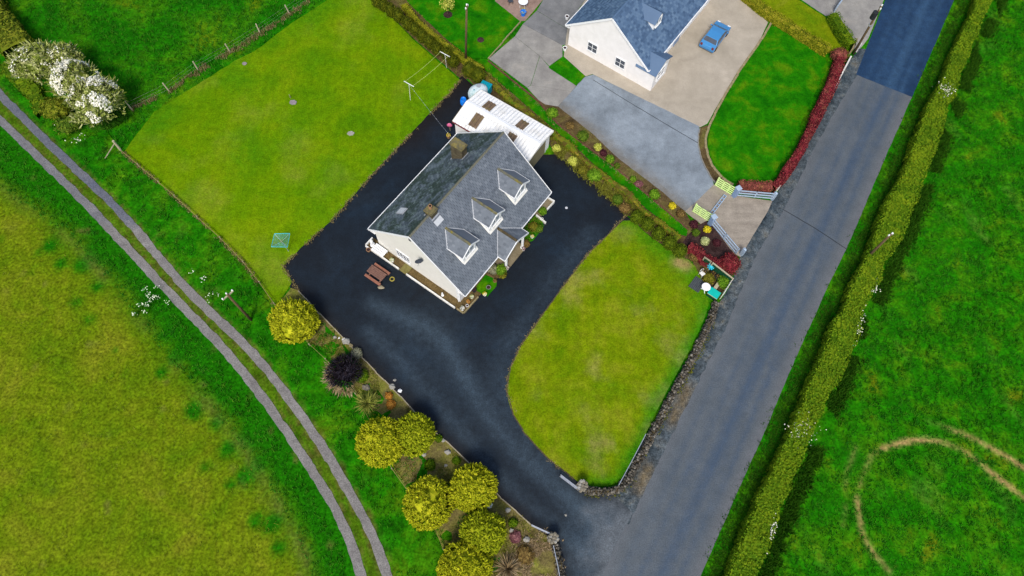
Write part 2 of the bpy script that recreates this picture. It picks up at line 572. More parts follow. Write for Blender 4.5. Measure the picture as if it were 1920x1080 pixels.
# ------------------------------------------------------------------ palette
M = {}
M['bark'] = plain('bark', (.09, .065, .04), .9, .1, var=.3, scale=6)
M['meadow'] = ground_mat('meadow_grass', [(.3, (.005, .08, .001)), (.46, (.011, .125, .001)), (.58, (.035, .15, .002)), (.72, (.12, .16, .003))], .18, 1.1, 5, .5, .45)
M['verge'] = ground_mat('verge_grass', [(.3, (.005, .085, .001)), (.48, (.012, .135, .001)), (.6, (.04, .155, .002)), (.75, (.1, .16, .004))], .3, 1.2, 5, .5, .42,
                        layers=(('dry', (.06, .125, .003)), ('dirt', (.1, .075, .02))))
M['field'] = ground_mat('pasture', [(.3, (.068, .142, .002)), (.5, (.108, .16, .003)), (.7, (.155, .176, .008))], .25, 1.6, 4.5, .32, .5,
                        layers=(('lush', (.01, .115, .001)), ('dirt', (.13, .11, .03))))
M['field_r'] = ground_mat('pasture_right', [(.28, (.006, .1, .001)), (.47, (.014, .145, .001)), (.6, (.04, .165, .002)), (.76, (.115, .155, .004))], .38, 1.3, 5, .42, .38,
                          layers=(('soil', (.31, .215, .08)),))
M['lawn'] = ground_mat('mown_lawn', [(.3, (.065, .17, .001)), (.5, (.105, .205, .001)), (.7, (.15, .225, .002))], .22, 1.6, 8, .2, .3, bump=.15, mow=.55,
                       layers=(('lush', (.025, .17, .003)), ('dry', (.22, .23, .03))))
M['lawn_front'] = ground_mat('mown_front_lawn', [(.3, (.085, .165, .001)), (.5, (.135, .195, .002)), (.7, (.19, .215, .01))], .35, 1.6, 8, .25, .3, bump=.15, mow=.55,
                             layers=(('lush', (.035, .18, .003)), ('dry', (.3, .22, .09))))
M['lawn_nb'] = ground_mat('lush_lawn', [(.3, (.005, .1, .001)), (.5, (.015, .155, .001)), (.68, (.07, .18, .002))], .5, 1.6, 8, .25, .28, bump=.15)
M['lawn_nb2'] = ground_mat('pale_lawn', [(.3, (.09, .17, .002)), (.55, (.15, .2, .003)), (.75, (.19, .22, .012))], .4, 1.6, 8, .2, .28, bump=.15)
M['tarmac'] = ground_mat('dark_tarmac', [(.3, (.0045, .007, .011)), (.55, (.0065, .0125, .021)), (.75, (.009, .021, .038))], .2, 1.4, 10, .22, .34, rough=.7, spec=.2, bump=.08,
                         layers=(('wear', (.038, .06, .083)), ('edge', (.0085, .0072, .0075)), ('dust', (.095, .11, .125))))
M['road'] = ground_mat('road_asphalt', [(.3, (.078, .093, .106)), (.7, (.1, .115, .129))], .3, 1.0, 11, .1, .22, rough=.85, spec=.2, bump=.06,
                       layers=(('wheel', (.048, .074, .115)), ('pale', (.145, .145, .158))))
M['road_new'] = ground_mat('fresh_tarmac', [(.3, (.006, .025, .065)), (.7, (.013, .042, .1))], .3, 1.2, 12, .2, .34, rough=.7, spec=.25, bump=.06,
                           layers=(('wheel', (.026, .066, .13)),))
M['shoulder'] = ground_mat('road_shoulder', [(.38, (.016, .026, .034)), (.5, (.04, .055, .066)), (.6, (.09, .1, .1)), (.72, (.17, .14, .085))], .7, 2.6, 9, .5, .5, rough=.9, bump=.3,
                           layers=(('pale', (.1, .12, .135)), ('mud', (.17, .12, .05))))
M['track'] = ground_mat('gravel_track', [(.3, (.16, .15, .145)), (.7, (.22, .21, .2))], .5, 2.0, 10, .2, .35, bump=.2, layers=(('blue', (.085, .1, .14)),))
M['soil'] = ground_mat('garden_soil', [(.3, (.05, .035, .018)), (.5, (.1, .07, .03)), (.7, (.13, .13, .03))], .5, 2.4, 10, .35, .4, bump=.3)
M['soil_dark'] = ground_mat('dark_soil', [(.3, (.026, .014, .014)), (.7, (.06, .036, .034))], .8, 3, 12, .3, .4, bump=.3)
M['bed'] = ground_mat('rough_bed', [(.28, (.085, .06, .025)), (.45, (.15, .125, .045)), (.58, (.17, .17, .03)), (.75, (.08, .17, .012))], .45, 1.8, 9, .35, .4, bump=.35)
M['chips'] = ground_mat('brown_gravel', [(.3, (.085, .06, .025)), (.7, (.15, .105, .045))], 1.2, 5, 16, .25, .45, bump=.4)
M['flag'] = ground_mat('sandstone_paving', [(.3, (.17, .14, .085)), (.7, (.24, .2, .13))], .8, 3, 14, .15, .2, bump=.1)
M['olive'] = plain('mossy_concrete', (.17, .15, .05), .9, .1, var=.25, scale=5)
M['concrete'] = ground_mat('grey_concrete', [(.3, (.2, .19, .18)), (.55, (.27, .26, .24)), (.75, (.35, .32, .28))], .35, 1.2, 12, .15, .12, bump=.06)
M['concrete_dark'] = ground_mat('damp_concrete', [(.3, (.13, .135, .14)), (.7, (.21, .21, .21))], .4, 1.2, 12, .15, .12, bump=.06)
M['tan'] = ground_mat('tan_concrete', [(.3, (.33, .29, .23)), (.7, (.42, .37, .3))], .25, 1.0, 12, .1, .1, bump=.05)
M['drive_nb'] = ground_mat('grey_tarmac', [(.28, (.15, .175, .2)), (.5, (.205, .24, .275)), (.72, (.26, .3, .34))], .3, 1.3, 16, .15, .2, bump=.08,
                           layers=(('mud', (.16, .14, .11)),))
M['entry'] = ground_mat('worn_concrete', [(.3, (.23, .2, .165)), (.7, (.33, .29, .24))], .6, 1.5, 12, .15, .15, stretch=(.4, 2.2, 1), rot=-.6, bump=.05)
M['patio'] = ground_mat('patio_paving', [(.3, (.22, .15, .12)), (.7, (.31, .22, .18))], .6, 2, 12, .15, .2)

M['render_cream'] = plain('cream_render', (.74, .72, .66), .85, .15, var=.03, scale=1.5, dirt=(.5, .48, .38), dirtamt=.2, bump=.05)
M['render_white'] = plain('white_render', (.8, .78, .77), .85, .15, var=.04, scale=1.5, dirt=(.5, .48, .42), dirtamt=.2, bump=.05)
M['white'] = plain('white_paint', (.82, .83, .84), .45, .35, var=.04, scale=3, dirt=(.5, .5, .44), dirtamt=.18)
M['white_old'] = plain('weathered_white_paint', (.72, .71, .67), .6, .3, var=.08, scale=4, dirt=(.3, .27, .18), dirtamt=.5)
M['glass'] = plain('window_glass', (.05, .065, .09), .08, .6, var=.2, scale=1)
M['glass_dormer'] = plain('dormer_glass', (.2, .24, .28), .1, .6, var=.25, scale=1.2)
M['lead'] = plain('lead_flashing', (.3, .32, .36), .6, .3, var=.15, scale=4)
M['lead_pale'] = plain('pale_flashing', (.5, .52, .55), .6, .3, var=.1, scale=4)
M['chimney'] = plain('weathered_chimney', (.085, .07, .045), .9, .1, var=.3, scale=3, dirt=(.2, .18, .11), dirtamt=.5, bump=.2)
M['cap'] = plain('lichened_cap', (.13, .115, .065), .9, .1, var=.2, scale=4, dirt=(.3, .24, .05), dirtamt=.7)
M['ridge'] = plain('lichened_ridge', (.13, .13, .1), .9, .1, var=.3, scale=2.5, dirt=(.25, .2, .008), dirtamt=1.0)
M['pot'] = plain('clay_pot', (.3, .17, .09), .8, .2, var=.2, scale=6)
M['soot'] = plain('soot', (.012, .01, .01), .95, .05)
M['dark'] = plain('dark_plastic', (.02, .022, .026), .5, .3)
M['dish'] = plain('grey_dish', (.05, .06, .08), .5, .4)
M['wood'] = plain('stained_picnic_wood', (.27, .115, .075), .7, .2, var=.18, scale=5)
M['wood_top'] = plain('faded_picnic_top', (.17, .09, .068), .75, .2, var=.2, scale=5)
M['timber'] = plain('grey_timber', (.3, .26, .18), .85, .15, var=.25, scale=5)
M['timber_pale'] = plain('pale_timber', (.42, .37, .25), .85, .15, var=.2, scale=5)
M['rail_old'] = plain('lichened_rail', (.22, .19, .06), .85, .1, var=.25, scale=4)
M['pole'] = plain('creosoted_pole', (.115, .08, .04), .85, .15, var=.25, scale=3)
M['metal'] = plain('galvanised_metal', (.55, .58, .63), .4, .5, .6, var=.1, scale=6)
M['wire'] = plain('fence_wire', (.34, .33, .28), .5, .4, .3)
M['line_yellow'] = plain('clothes_line_cord', (.55, .6, .2), .6, .2)
M['tealline'] = plain('teal_plastic_line', (.03, .5, .66), .5, .3, var=.2, scale=4)
M['teal'] = plain('teal_plastic', (.0, .42, .35), .45, .4, var=.1, scale=4)
M['turq'] = plain('turquoise_plastic', (.0, .26, .34), .4, .4, var=.12, scale=5)
M['blue'] = plain('blue_plastic', (.0, .18, .72), .4, .4)
M['tank'] = plain('chalky_tank_plastic', (.55, .63, .66), .6, .3, var=.1, scale=3, dirt=(.15, .38, .4), dirtamt=.7)
M['pink'] = plain('pink_fabric', (.6, .13, .27), .8, .2)
M['gate_lime'] = plain('lime_gate_paint', (.62, .82, .3), .5, .35, var=.06)
M['fence_blue'] = plain('blue_grey_paint', (.2, .29, .45), .5, .35, var=.1, scale=4)
M['fence_pale'] = plain('pale_grey_paint', (.34, .43, .54), .5, .35, var=.1, scale=4)
M['screen'] = plain('green_screen_felt', (.006, .06, .026), .9, .1, var=.25, scale=6)
M['stone'] = plain('rubble_stone', (.2, .18, .14), .9, .15, var=.35, scale=4, dirt=(.15, .11, .02), dirtamt=.6, bump=.3)
M['stone_pale'] = plain('pale_rock', (.3, .29, .26), .9, .15, var=.2, scale=5, dirt=(.25, .23, .15), dirtamt=.4)
M['kerb'] = plain('sandy_kerb', (.27, .22, .12), .9, .1, var=.3, scale=3, dirt=(.1, .09, .04), dirtamt=.6)
M['kerb_dark'] = plain('mossy_kerb', (.075, .06, .035), .9, .1, var=.35, scale=3, dirt=(.2, .16, .05), dirtamt=.6)
M['kerb_grey'] = plain('grey_kerb', (.22, .21, .19), .9, .1, var=.2, scale=3)
M['deck'] = plain('grey_decking', (.06, .07, .078), .8, .2, var=.2, scale=5)
M['car'] = plain('blue_car_paint', (.05, .22, .48), .25, .5, var=.03)
M['rubber'] = plain('tyre_rubber', (.015, .015, .016), .85, .2)
M['yellow'] = plain('yellow_rubber', (.3, .25, .05), .7, .2)
M['door_g'] = plain('garage_door_paint', (.2, .175, .1), .7, .2, var=.12, scale=2)
M['brownroof'] = plain('brown_translucent_sheet', (.15, .1, .06), .5, .3, var=.3, scale=2.5, dirt=(.2, .16, .03), dirtamt=.6)
M['maroon'] = plain('maroon_gutter', (.15, .03, .03), .6, .3)
M['red_stone'] = plain('stone_slab', (.24, .21, .22), .9, .15, var=.2, scale=6)

def slate_mat(name, stops, moss=None, mossamt=0.0, scale=.8, pale=None):
    mt, n, b = new_mat(name)
    set_bsdf(b, .55, .35)
    g = n.nodes.new('ShaderNodeNewGeometry')
    v = vec_node(n)
    nz = noise_node(n, .45, 3, .5, v)
    ad = n.nodes.new('ShaderNodeMath'); ad.operation = 'MULTIPLY_ADD'; ad.inputs[1].default_value = .62
    n.links.new(g.outputs['Random Per Island'], ad.inputs[0])
    hf = n.nodes.new('ShaderNodeMath'); hf.operation = 'MULTIPLY'; hf.inputs[1].default_value = .38
    n.links.new(nz.outputs['Fac'], hf.inputs[0]); n.links.new(hf.outputs[0], ad.inputs[2])
    col = ramp_node(n, stops, ad.outputs[0]).outputs[0]
    if moss:
        nm = noise_node(n, scale, 7, .72, v, .8)
        rm = ramp_node(n, [(.44, 0.0), (.56, mossamt)], nm.outputs['Fac'])
        col = mix_node(n, col, moss, rm.outputs[0])
    if pale:
        nm = noise_node(n, 1.7, 6, .75, v, .5)
        rm = ramp_node(n, [(.56, 0.0), (.62, .75)], nm.outputs['Fac'])
        col = mix_node(n, col, pale, rm.outputs[0])
    n.links.new(col, b.inputs['Base Color'])
    return mt
SL = [(.1, (.075, .09, .11)), (.3, (.118, .138, .166)), (.7, (.146, .169, .2)), (.95, (.2, .226, .258))]
M['slate'] = slate_mat('slate', SL, (.06, .068, .085), .14, .5)
M['slate_moss'] = slate_mat('mossy_slate', [(.2, (.05, .065, .085)), (.55, (.095, .12, .15)), (.85, (.14, .17, .2))], (.02, .034, .026), .9, .55, (.15, .2, .2))
M['slate_under'] = plain('dark_slate_gaps', (.03, .035, .045), .9, .1)
M['slate_nb'] = slate_mat('blue_slate', [(.2, (.045, .085, .16)), (.55, (.08, .14, .24)), (.85, (.12, .19, .29))])

GOLD = [(.1, (.17, .21, .006)), (.35, (.28, .315, .009)), (.6, (.41, .425, .014)), (.85, (.53, .51, .024))]
M['gold'] = leaf_mat('golden_conifer_foliage', GOLD)
M['gold2'] = leaf_mat('yellow_green_conifer_foliage', [(.1, (.14, .19, .006)), (.4, (.24, .295, .009)), (.7, (.36, .405, .014)), (.9, (.49, .49, .024))])
M['hedge'] = leaf_mat('hedge_foliage', [(.1, (.022, .068, .002)), (.38, (.068, .15, .004)), (.6, (.13, .21, .006)), (.8, (.19, .26, .008)), (.95, (.32, .34, .03))], patch=.4, nw=.62)
M['mixed'] = leaf_mat('mixed_bed_foliage', [(.12, (.03, .06, .004)), (.35, (.13, .09, .02)), (.5, (.16, .16, .012)), (.65, (.08, .16, .008)), (.8, (.27, .2, .02)), (.95, (.35, .3, .12))], patch=.9)
M['growth_and_shade'] = leaf_mat('dark_growth_and_shade', [(.1, (.008, .04, .002)), (.5, (.02, .085, .003)), (.9, (.05, .14, .006))])  # real growth by the hawthorns; also the painted shade beside the roadside hedge
M['hedge_low'] = leaf_mat('low_hedge_foliage', [(.1, (.05, .07, .004)), (.4, (.14, .16, .006)), (.65, (.24, .23, .012)), (.9, (.33, .28, .03))])
M['hedge_green'] = leaf_mat('green_hedge_foliage', [(.1, (.02, .06, .003)), (.5, (.07, .14, .004)), (.9, (.17, .24, .008))])
M['conifer'] = leaf_mat('olive_conifer_foliage', [(.1, (.02, .035, .003)), (.5, (.06, .08, .004)), (.9, (.14, .15, .008))])
M['conifer2'] = leaf_mat('green_conifer_foliage', [(.1, (.022, .045, .003)), (.5, (.07, .11, .005)), (.9, (.15, .2, .01))])
M['red'] = leaf_mat('red_foliage', [(.1, (.03, .006, .007)), (.38, (.12, .016, .02)), (.6, (.22, .024, .034)), (.75, (.24, .06, .05)), (.88, (.16, .085, .03)), (.98, (.1, .09, .02))], patch=.5)
M['redbrown'] = leaf_mat('red_brown_foliage', [(.1, (.05, .02, .012)), (.4, (.17, .05, .035)), (.68, (.27, .07, .06)), (.9, (.25, .16, .04))])
M['may'] = leaf_mat('hawthorn_foliage', [(.1, (.06, .1, .01)), (.35, (.17, .22, .025)), (.6, (.33, .37, .1)), (.8, (.5, .5, .24)), (.95, (.68, .66, .45))])
M['may2'] = leaf_mat('olive_hedge_foliage', [(.1, (.03, .06, .004)), (.45, (.1, .135, .008)), (.75, (.19, .21, .015)), (.95, (.28, .27, .04))])
M['blossom'] = leaf_mat('hawthorn_blossom', [(.1, (.6, .58, .4)), (.4, (.76, .74, .6)), (.8, (.86, .85, .78))])
M['wispy'] = leaf_mat('rough_shrub_foliage', [(.1, (.03, .045, .006)), (.5, (.12, .12, .012)), (.9, (.25, .22, .02))])
M['purple'] = leaf_mat('dark_purple_foliage', [(.1, (.004, .0035, .005)), (.5, (.016, .011, .014)), (.78, (.05, .045, .065)), (.95, (.16, .15, .2))])
M['straw'] = leaf_mat('straw', [(.1, (.16, .11, .05)), (.5, (.33, .24, .13)), (.9, (.5, .4, .25))])
M['yucca'] = leaf_mat('cordyline_leaves', [(.1, (.09, .12, .012)), (.5, (.25, .28, .05)), (.9, (.42, .42, .1))])
M['leaf_green'] = leaf_mat('bright_green_foliage', [(.1, (.03, .09, .005)), (.5, (.1, .22, .01)), (.9, (.23, .36, .03))])
M['leaf_mid'] = leaf_mat('mid_green_foliage', [(.1, (.02, .06, .005)), (.5, (.07, .13, .01)), (.9, (.16, .22, .02))])
M['leaf_yellow'] = leaf_mat('yellow_foliage', [(.1, (.3, .26, .01)), (.5, (.58, .48, .015)), (.9, (.75, .65, .05))])
M['leaf_lime'] = leaf_mat('lime_foliage', [(.1, (.18, .22, .02)), (.5, (.4, .42, .06)), (.9, (.6, .6, .14))])
M['leaf_pale'] = leaf_mat('pale_foliage', [(.1, (.2, .24, .09)), (.5, (.4, .44, .18)), (.9, (.6, .62, .32))])
M['leaf_maroon'] = leaf_mat('maroon_foliage', [(.1, (.02, .006, .008)), (.5, (.06, .015, .022)), (.9, (.11, .035, .04))])
M['leaf_grey'] = leaf_mat('grey_foliage', [(.1, (.1, .1, .06)), (.5, (.22, .22, .14)), (.9, (.36, .36, .25))])
M['leaf_orange'] = leaf_mat('orange_foliage', [(.1, (.2, .1, .02)), (.5, (.45, .2, .03)), (.9, (.6, .32, .06))])
M['leaf_brown'] = leaf_mat('brown_foliage', [(.1, (.06, .04, .015)), (.5, (.16, .1, .03)), (.9, (.26, .19, .06))])
M['pinkleaf'] = leaf_mat('dusky_pink_foliage', [(.1, (.09, .03, .04)), (.5, (.2, .08, .09)), (.9, (.32, .16, .15))])
M['grass_long'] = leaf_mat('long_grass', [(.1, (.006, .07, .003)), (.5, (.02, .15, .005)), (.8, (.06, .22, .008)), (.97, (.16, .24, .02))])
M['grass_right'] = leaf_mat('pasture_grass', [(.1, (.005, .06, .003)), (.5, (.014, .135, .003)), (.8, (.045, .185, .005)), (.97, (.13, .17, .02))])
M['grass_yellow'] = leaf_mat('yellow_grass', [(.1, (.05, .12, .004)), (.5, (.13, .19, .008)), (.9, (.24, .25, .03))])
M['grass_dry'] = leaf_mat('dry_grass', [(.1, (.09, .075, .02)), (.5, (.22, .17, .07)), (.9, (.38, .31, .16))])
M['weeds'] = leaf_mat('bed_weeds', [(.1, (.05, .05, .01)), (.4, (.13, .13, .015)), (.7, (.17, .19, .02)), (.95, (.33, .29, .1))])
M['cow'] = leaf_mat('cow_parsley_flowers', [(.1, (.45, .55, .3)), (.9, (.8, .85, .7))])

# ================================================================== GROUND
TRK_R = [(-200, -30), (-90, 92), (0, 176), (91, 270), (160, 333), (230, 400), (341, 535), (410, 600), (483, 670), (540, 744), (586, 810), (622, 865), (652, 918), (691, 985), (728, 1080), (790, 1320)]
TRK_L = [(-200, 25), (-90, 142), (0, 224), (46, 270), (125, 345), (202, 424), (304, 535), (370, 602), (434, 670), (490, 742), (538, 810), (573, 862), (602, 908), (646, 985), (679, 1080), (735, 1320)]
tr_r, tr_l = smooth(P(TRK_R)), smooth(P(TRK_L))
HEDGE_L = [(1930, -250), (1822, 0), (1762, 135), (1752, 182), (1717, 270), (1660, 400), (1590, 540), (1537, 675), (1477, 810), (1420, 945), (1363, 1080), (1262, 1320)]
HEDGE_R = [(1975, -250), (1867, 0), (1815, 135), (1785, 182), (1754, 270), (1708, 400), (1648, 540), (1588, 675), (1531, 810), (1471, 945), (1420, 1080), (1330, 1320)]
HH = 1.5
hl, hr = P(HEDGE_L, HH), P(HEDGE_R, HH)
hc = [((a[0] + b[0]) / 2, (a[1] + b[1]) / 2) for a, b in zip(hl, hr)]
hw = [math.hypot(a[0] - b[0], a[1] - b[1]) * .8 for a, b in zip(hl, hr)]
road_l = P([(1775, -250), (1660, 0), (1605, 140), (1527, 270), (1467, 392), (1412, 485), (1356, 618), (1274, 780), (1199, 935), (1154, 1024), (1130, 1080), (1030, 1320)])
road_r = P([(1905, -250), (1789, 0), (1710, 182), (1671, 270), (1587, 467), (1551, 540), (1490, 675), (1442, 790), (1316, 1074), (1215, 1320)])
BACK = P([(615, 0), (700, -6), (722, 20), (775, 75), (862, 150), (845, 172), (780, 240), (700, 325), (620, 415), (575, 455), (530, 500), (548, 528), (520, 572), (455, 492), (410, 445), (330, 372), (262, 313), (232, 286), (255, 255), (290, 210), (360, 165), (440, 115), (480, 95), (545, 45)])
FRONT = P(smooth([(1178, 405), (1208, 436), (1262, 475), (1300, 492), (1313, 520), (1332, 562), (1318, 605), (1285, 672), (1240, 752), (1202, 832), (1170, 892), (1152, 910), (1098, 914), (1075, 897), (1030, 862), (985, 815), (960, 775), (950, 735), (955, 690), (975, 650), (1010, 600), (1050, 545), (1100, 480), (1140, 440)], 1, True))
DRIVE = P([(867, 143), (893, 165), (1000, 290), (1040, 290), (1062, 300), (1120, 352), (1172, 402), (1190, 420), (1150, 520), (1060, 700), (1060, 800), (1090, 905), (1100, 922), (1150, 928), (1168, 944), (1186, 962), (1152, 1028), (1128, 1086), (1095, 1170), (1060, 1170), (1052, 1085), (1046, 1045), (1030, 1008), (996, 984), (940, 935), (885, 875), (840, 832), (800, 795), (752, 743), (705, 697), (650, 640), (600, 588), (560, 545), (545, 540), (520, 505), (575, 440), (700, 310), (850, 155)])

def ground_z(amp, k=.9, s=0):
    def fn(x, y):
        z = amp * (fbm(x * k, y * k, s, 4) - .45)
        d = np.minimum(pdist(x, y, tr_l), pdist(x, y, tr_r)); z = z * np.clip((d - .45) / .7, 0, 1)
        return np.where(inside(x, y, BACK), -.03, z * np.clip(pdist(x, y, BACK + [BACK[0]]) / .6, 0, 1))
    return fn

# wide land under and beyond everything
bm_ = MB()
N = 48
ring = [(0, 30, -.16)] + [(math.cos(2 * math.pi * i / N) * 900, 30 + math.sin(2 * math.pi * i / N) * 900, -.16) for i in range(N)]
bm_.add(ring, [(0, 1 + i, 1 + (i + 1) % N) for i in range(N)])
tag(bm_.build('ground', M['meadow']), 'wide green farmland lying under and around the two gardens', kind='structure')

GARDEN = P([(210, 290), (300, 290), (690, -10), (740, -250), (1850, -250), (1600, 160), (1400, 540), (1150, 1040), (1050, 1320), (880, 1320), (830, 1040), (735, 880), (660, 735), (515, 570)])
sheet('garden_ground', GARDEN, -.03, M['verge'], 'rough grass ground under the lawns, drives and planting of both gardens', jit=0)

MEADOW = P([(-300, -250), (760, -250), (700, 0), (330, 275), (228, 285), (190, 230), (80, 150), (0, 60), (-300, -170)])
sheet('meadow', MEADOW, -.02, M['meadow'], 'lush uneven meadow behind the wire fence at the top', spacing=.4, jit=0, zf=ground_z(.22, .8, 3), step=1.0)
FIELD = P([(-300, -60)]) + tr_l[:] + P([(-300, 1320)])
edge_line = smooth(P([(-300, 60), (-60, 300), (0, 355), (100, 420), (190, 510), (260, 600), (330, 690), (420, 790), (490, 890), (545, 990), (590, 1090), (650, 1320)]))
worn_poly = edge_line + P([(-300, 1320)])
_sr = np.random.default_rng(404)
SPOTS = [(*G(_sr.uniform(-20, 560), _sr.uniform(430, 1090))[:2], _sr.uniform(.35, .8)) for _ in range(130)]
def spots_w(x, y):
    t = np.zeros_like(x)
    for a, b, r in SPOTS: t = np.maximum(t, 1.35 * np.exp(-((x - a) ** 2 + (y - b) ** 2) / (r * r)))
    return t
def lush_w(x, y):
    d = pdist(x, y, edge_line)
    return np.where(inside(x, y, worn_poly), 0.5 - d / 3.0, 0.5 + d / 3.0) + .35 * (fbm(x * .35, y * .35, 8) - .5) + spots_w(x, y)
def fdirt_w(x, y): return 1.1 * np.exp(-(pdist(x, y, edge_line) / .5) ** 2) * np.maximum(0, fbm(x * .4, y * .4, 52) - .35) + np.clip((vnoise(x * 1.3, y * 1.3, 47) - .9) * 7, 0, .6)
sheet('field', FIELD, -.02, M['field'], 'yellowish grazed field left of the lane with a lush green edge', spacing=.45, jit=0, zf=ground_z(.2, .8, 5), step=1.0, attrs={'lush': lush_w, 'dirt': fdirt_w})
VERGE = tr_l[::-1] + P([(-300, -60), (-300, -170), (0, 60), (80, 150), (190, 230), (228, 285), (330, 275), (520, 520), (640, 640), (760, 800), (880, 950), (1000, 1150), (1040, 1320)])
mid = [((a[0] + b[0]) / 2, (a[1] + b[1]) / 2) for a, b in zip(tr_r, tr_l)]
def dirt_w(x, y):
    d = np.minimum(pdist(x, y, tr_l), pdist(x, y, tr_r))
    return .75 * np.exp(-((d - .42) / .14) ** 2) * (.4 + .9 * fbm(x * .7, y * .7, 44)) + 2.2 * np.maximum(0, fbm(x * .45, y * .45, 91) - .68)
def dry_w(x, y): return .85 * np.exp(-(pdist(x, y, mid) / .62) ** 4) + .2 * (fbm(x * .5, y * .5, 12) - .45)
verge_z = ground_z(.24, .9, 6)
sheet('grass_verge', VERGE, -.015, M['verge'], 'long green grass on both sides of the farm lane', spacing=.4, jit=0, zf=verge_z, step=1.0, attrs={'dry': dry_w, 'dirt': dirt_w})
RV = road_r[::-1] + hc
sheet('grass_verge', [(x - .0, y) for x, y in RV], -.012, M['verge'], 'dark green verge between the road and the roadside hedge', spacing=.45, jit=.06, zf=ground_z(.18, .9, 9), step=.8)
RF = hc + P([(1500, 1320), (2250, 1320), (2250, -250)])
ARCS = [P(a) for a in ([(1655, 840), (1690, 829), (1740, 822), (1790, 835), (1830, 860), (1870, 895), (1920, 932), (2000, 1000)], [(1740, 790), (1800, 810), (1860, 840), (1925, 880)],
                       [(1607, 930), (1613, 987), (1627, 1023), (1667, 1072)], [(1606, 838), (1598, 856), (1585, 895), (1583, 985)], [(1665, 835), (1637, 850), (1620, 883), (1607, 930)])]
AW = [.62, .5, .42, .3, .3]
def soil_w(x, y):
    t = np.zeros_like(x)
    for k, (a, w_) in enumerate(zip(ARCS, AW)):
        d = pdist(x, y, smooth(a))
        t = np.maximum(t, w_ * 1.7 * np.exp(-(d / .21) ** 2) * np.clip(2.6 * (fbm(x * .45, y * .45, 60 + k) - (.2 if k < 2 else .3)), .12 if k < 2 else 0, 1.2))
    return t + .5 * np.maximum(0, fbm(x * .5 + y * .25, y * .25, 71) - .66)
sheet('field', RF, -.02, M['field_r'], 'rich green field right of the hedge with curved tyre ruts', spacing=.28, jit=0, zf=ground_z(.26, .85, 15), step=1.0, attrs={'soil': soil_w})

# lane
def blue_w(poly):
    ref = P([(268, 432)] if poly == 'r' else [(205, 430)])[0]
    return lambda x, y: np.clip((y - ref[1]) * .8 + .6 * (fbm(x * .7, y * .7, 4) - .5), 0, .8) * (.6 + .5 * fbm(x * .6, y * .6, 2)) * (1 if poly == 'r' else .45)
sheet('lane_track', strip(tr_r, .37), .014, M['track'], 'gravel wheel track on the house side of the lane', spacing=.4, jit=.1, attrs={'blue': blue_w('r')})
sheet('lane_track', strip(tr_l, .37), .014, M['track'], 'gravel wheel track on the field side of the lane', spacing=.4, jit=.1, attrs={'blue': blue_w('l')}, seed=5)

# road
def wheel_w(x, y):
    t = 0
    for a, s_, k in ((.2, .3, .45), (.38, .35, .6), (.6, .55, 1.05), (.8, .3, .75)):
        ln = [(p[0] * (1 - a) + q[0] * a, p[1] * (1 - a) + q[1] * a) for p, q in zip(resample_n(road_l, 30), resample_n(road_r, 30))]
        t = t + k * np.exp(-(pdist(x, y, ln) / s_) ** 2)
    return t * (.55 + .6 * fbm(x * .3, y * .3, 9))
def resample_n(line, n):
    a = np.array(line); d = np.r_[0, np.cumsum(np.hypot(*np.diff(a, axis=0).T))]
    t = np.linspace(0, d[-1], n)
    return list(zip(np.interp(t, d, a[:, 0]), np.interp(t, d, a[:, 1])))
def pale_w(x, y): return .55 * np.exp(-(pdist(x, y, road_r) / .55) ** 2) + .25 * np.exp(-(pdist(x, y, road_l) / .5) ** 2)
sheet('road', road_l + road_r[::-1], .010, M['road'], 'grey asphalt country road running past both houses', spacing=.5, jit=.05, attrs={'wheel': wheel_w, 'pale': pale_w}, step=.6)
NEWT = P([(1775, -250), (1660, 0), (1605, 140), (1710, 182), (1789, 0), (1905, -250)])
sheet('road_surfacing', NEWT, .016, M['road_new'], 'newer dark blue tarmac patch across the far end of road', spacing=.5, jit=.03, attrs={'wheel': wheel_w})
sheet('road_seam', strip(P([(1467, 392), (1528, 428), (1587, 467)]), .035), .0175, M['dark'], 'thin dark seam running straight across the road', jit=.02)
SHOULDER = P([(1612, 92), (1628, 92), (1606, 142), (1530, 272), (1469, 394), (1414, 487), (1358, 620), (1276, 782), (1200, 937), (1178, 985), (1130, 960), (1110, 925), (1165, 905), (1235, 775), (1290, 690), (1335, 590), (1368, 535), (1388, 484), (1446, 378), (1470, 338), (1590, 115)])
def sh_pale(x, y): return .5 * np.exp(-(pdist(x, y, road_l) / .7) ** 2)
MUD = P([(1215, 880), (1200, 915)]); MUD2 = P([(1262, 790), (1290, 730)])
def sh_mud(x, y): return .6 * np.exp(-(pdist(x, y, MUD) / .55) ** 2) + .6 * np.exp(-(pdist(x, y, MUD2) / .5) ** 2)
sheet('road_shoulder', SHOULDER, .013, M['shoulder'], 'dirty gravelly shoulder between the garden walls and the road', spacing=.5, jit=.12, attrs={'pale': sh_pale, 'mud': sh_mud})

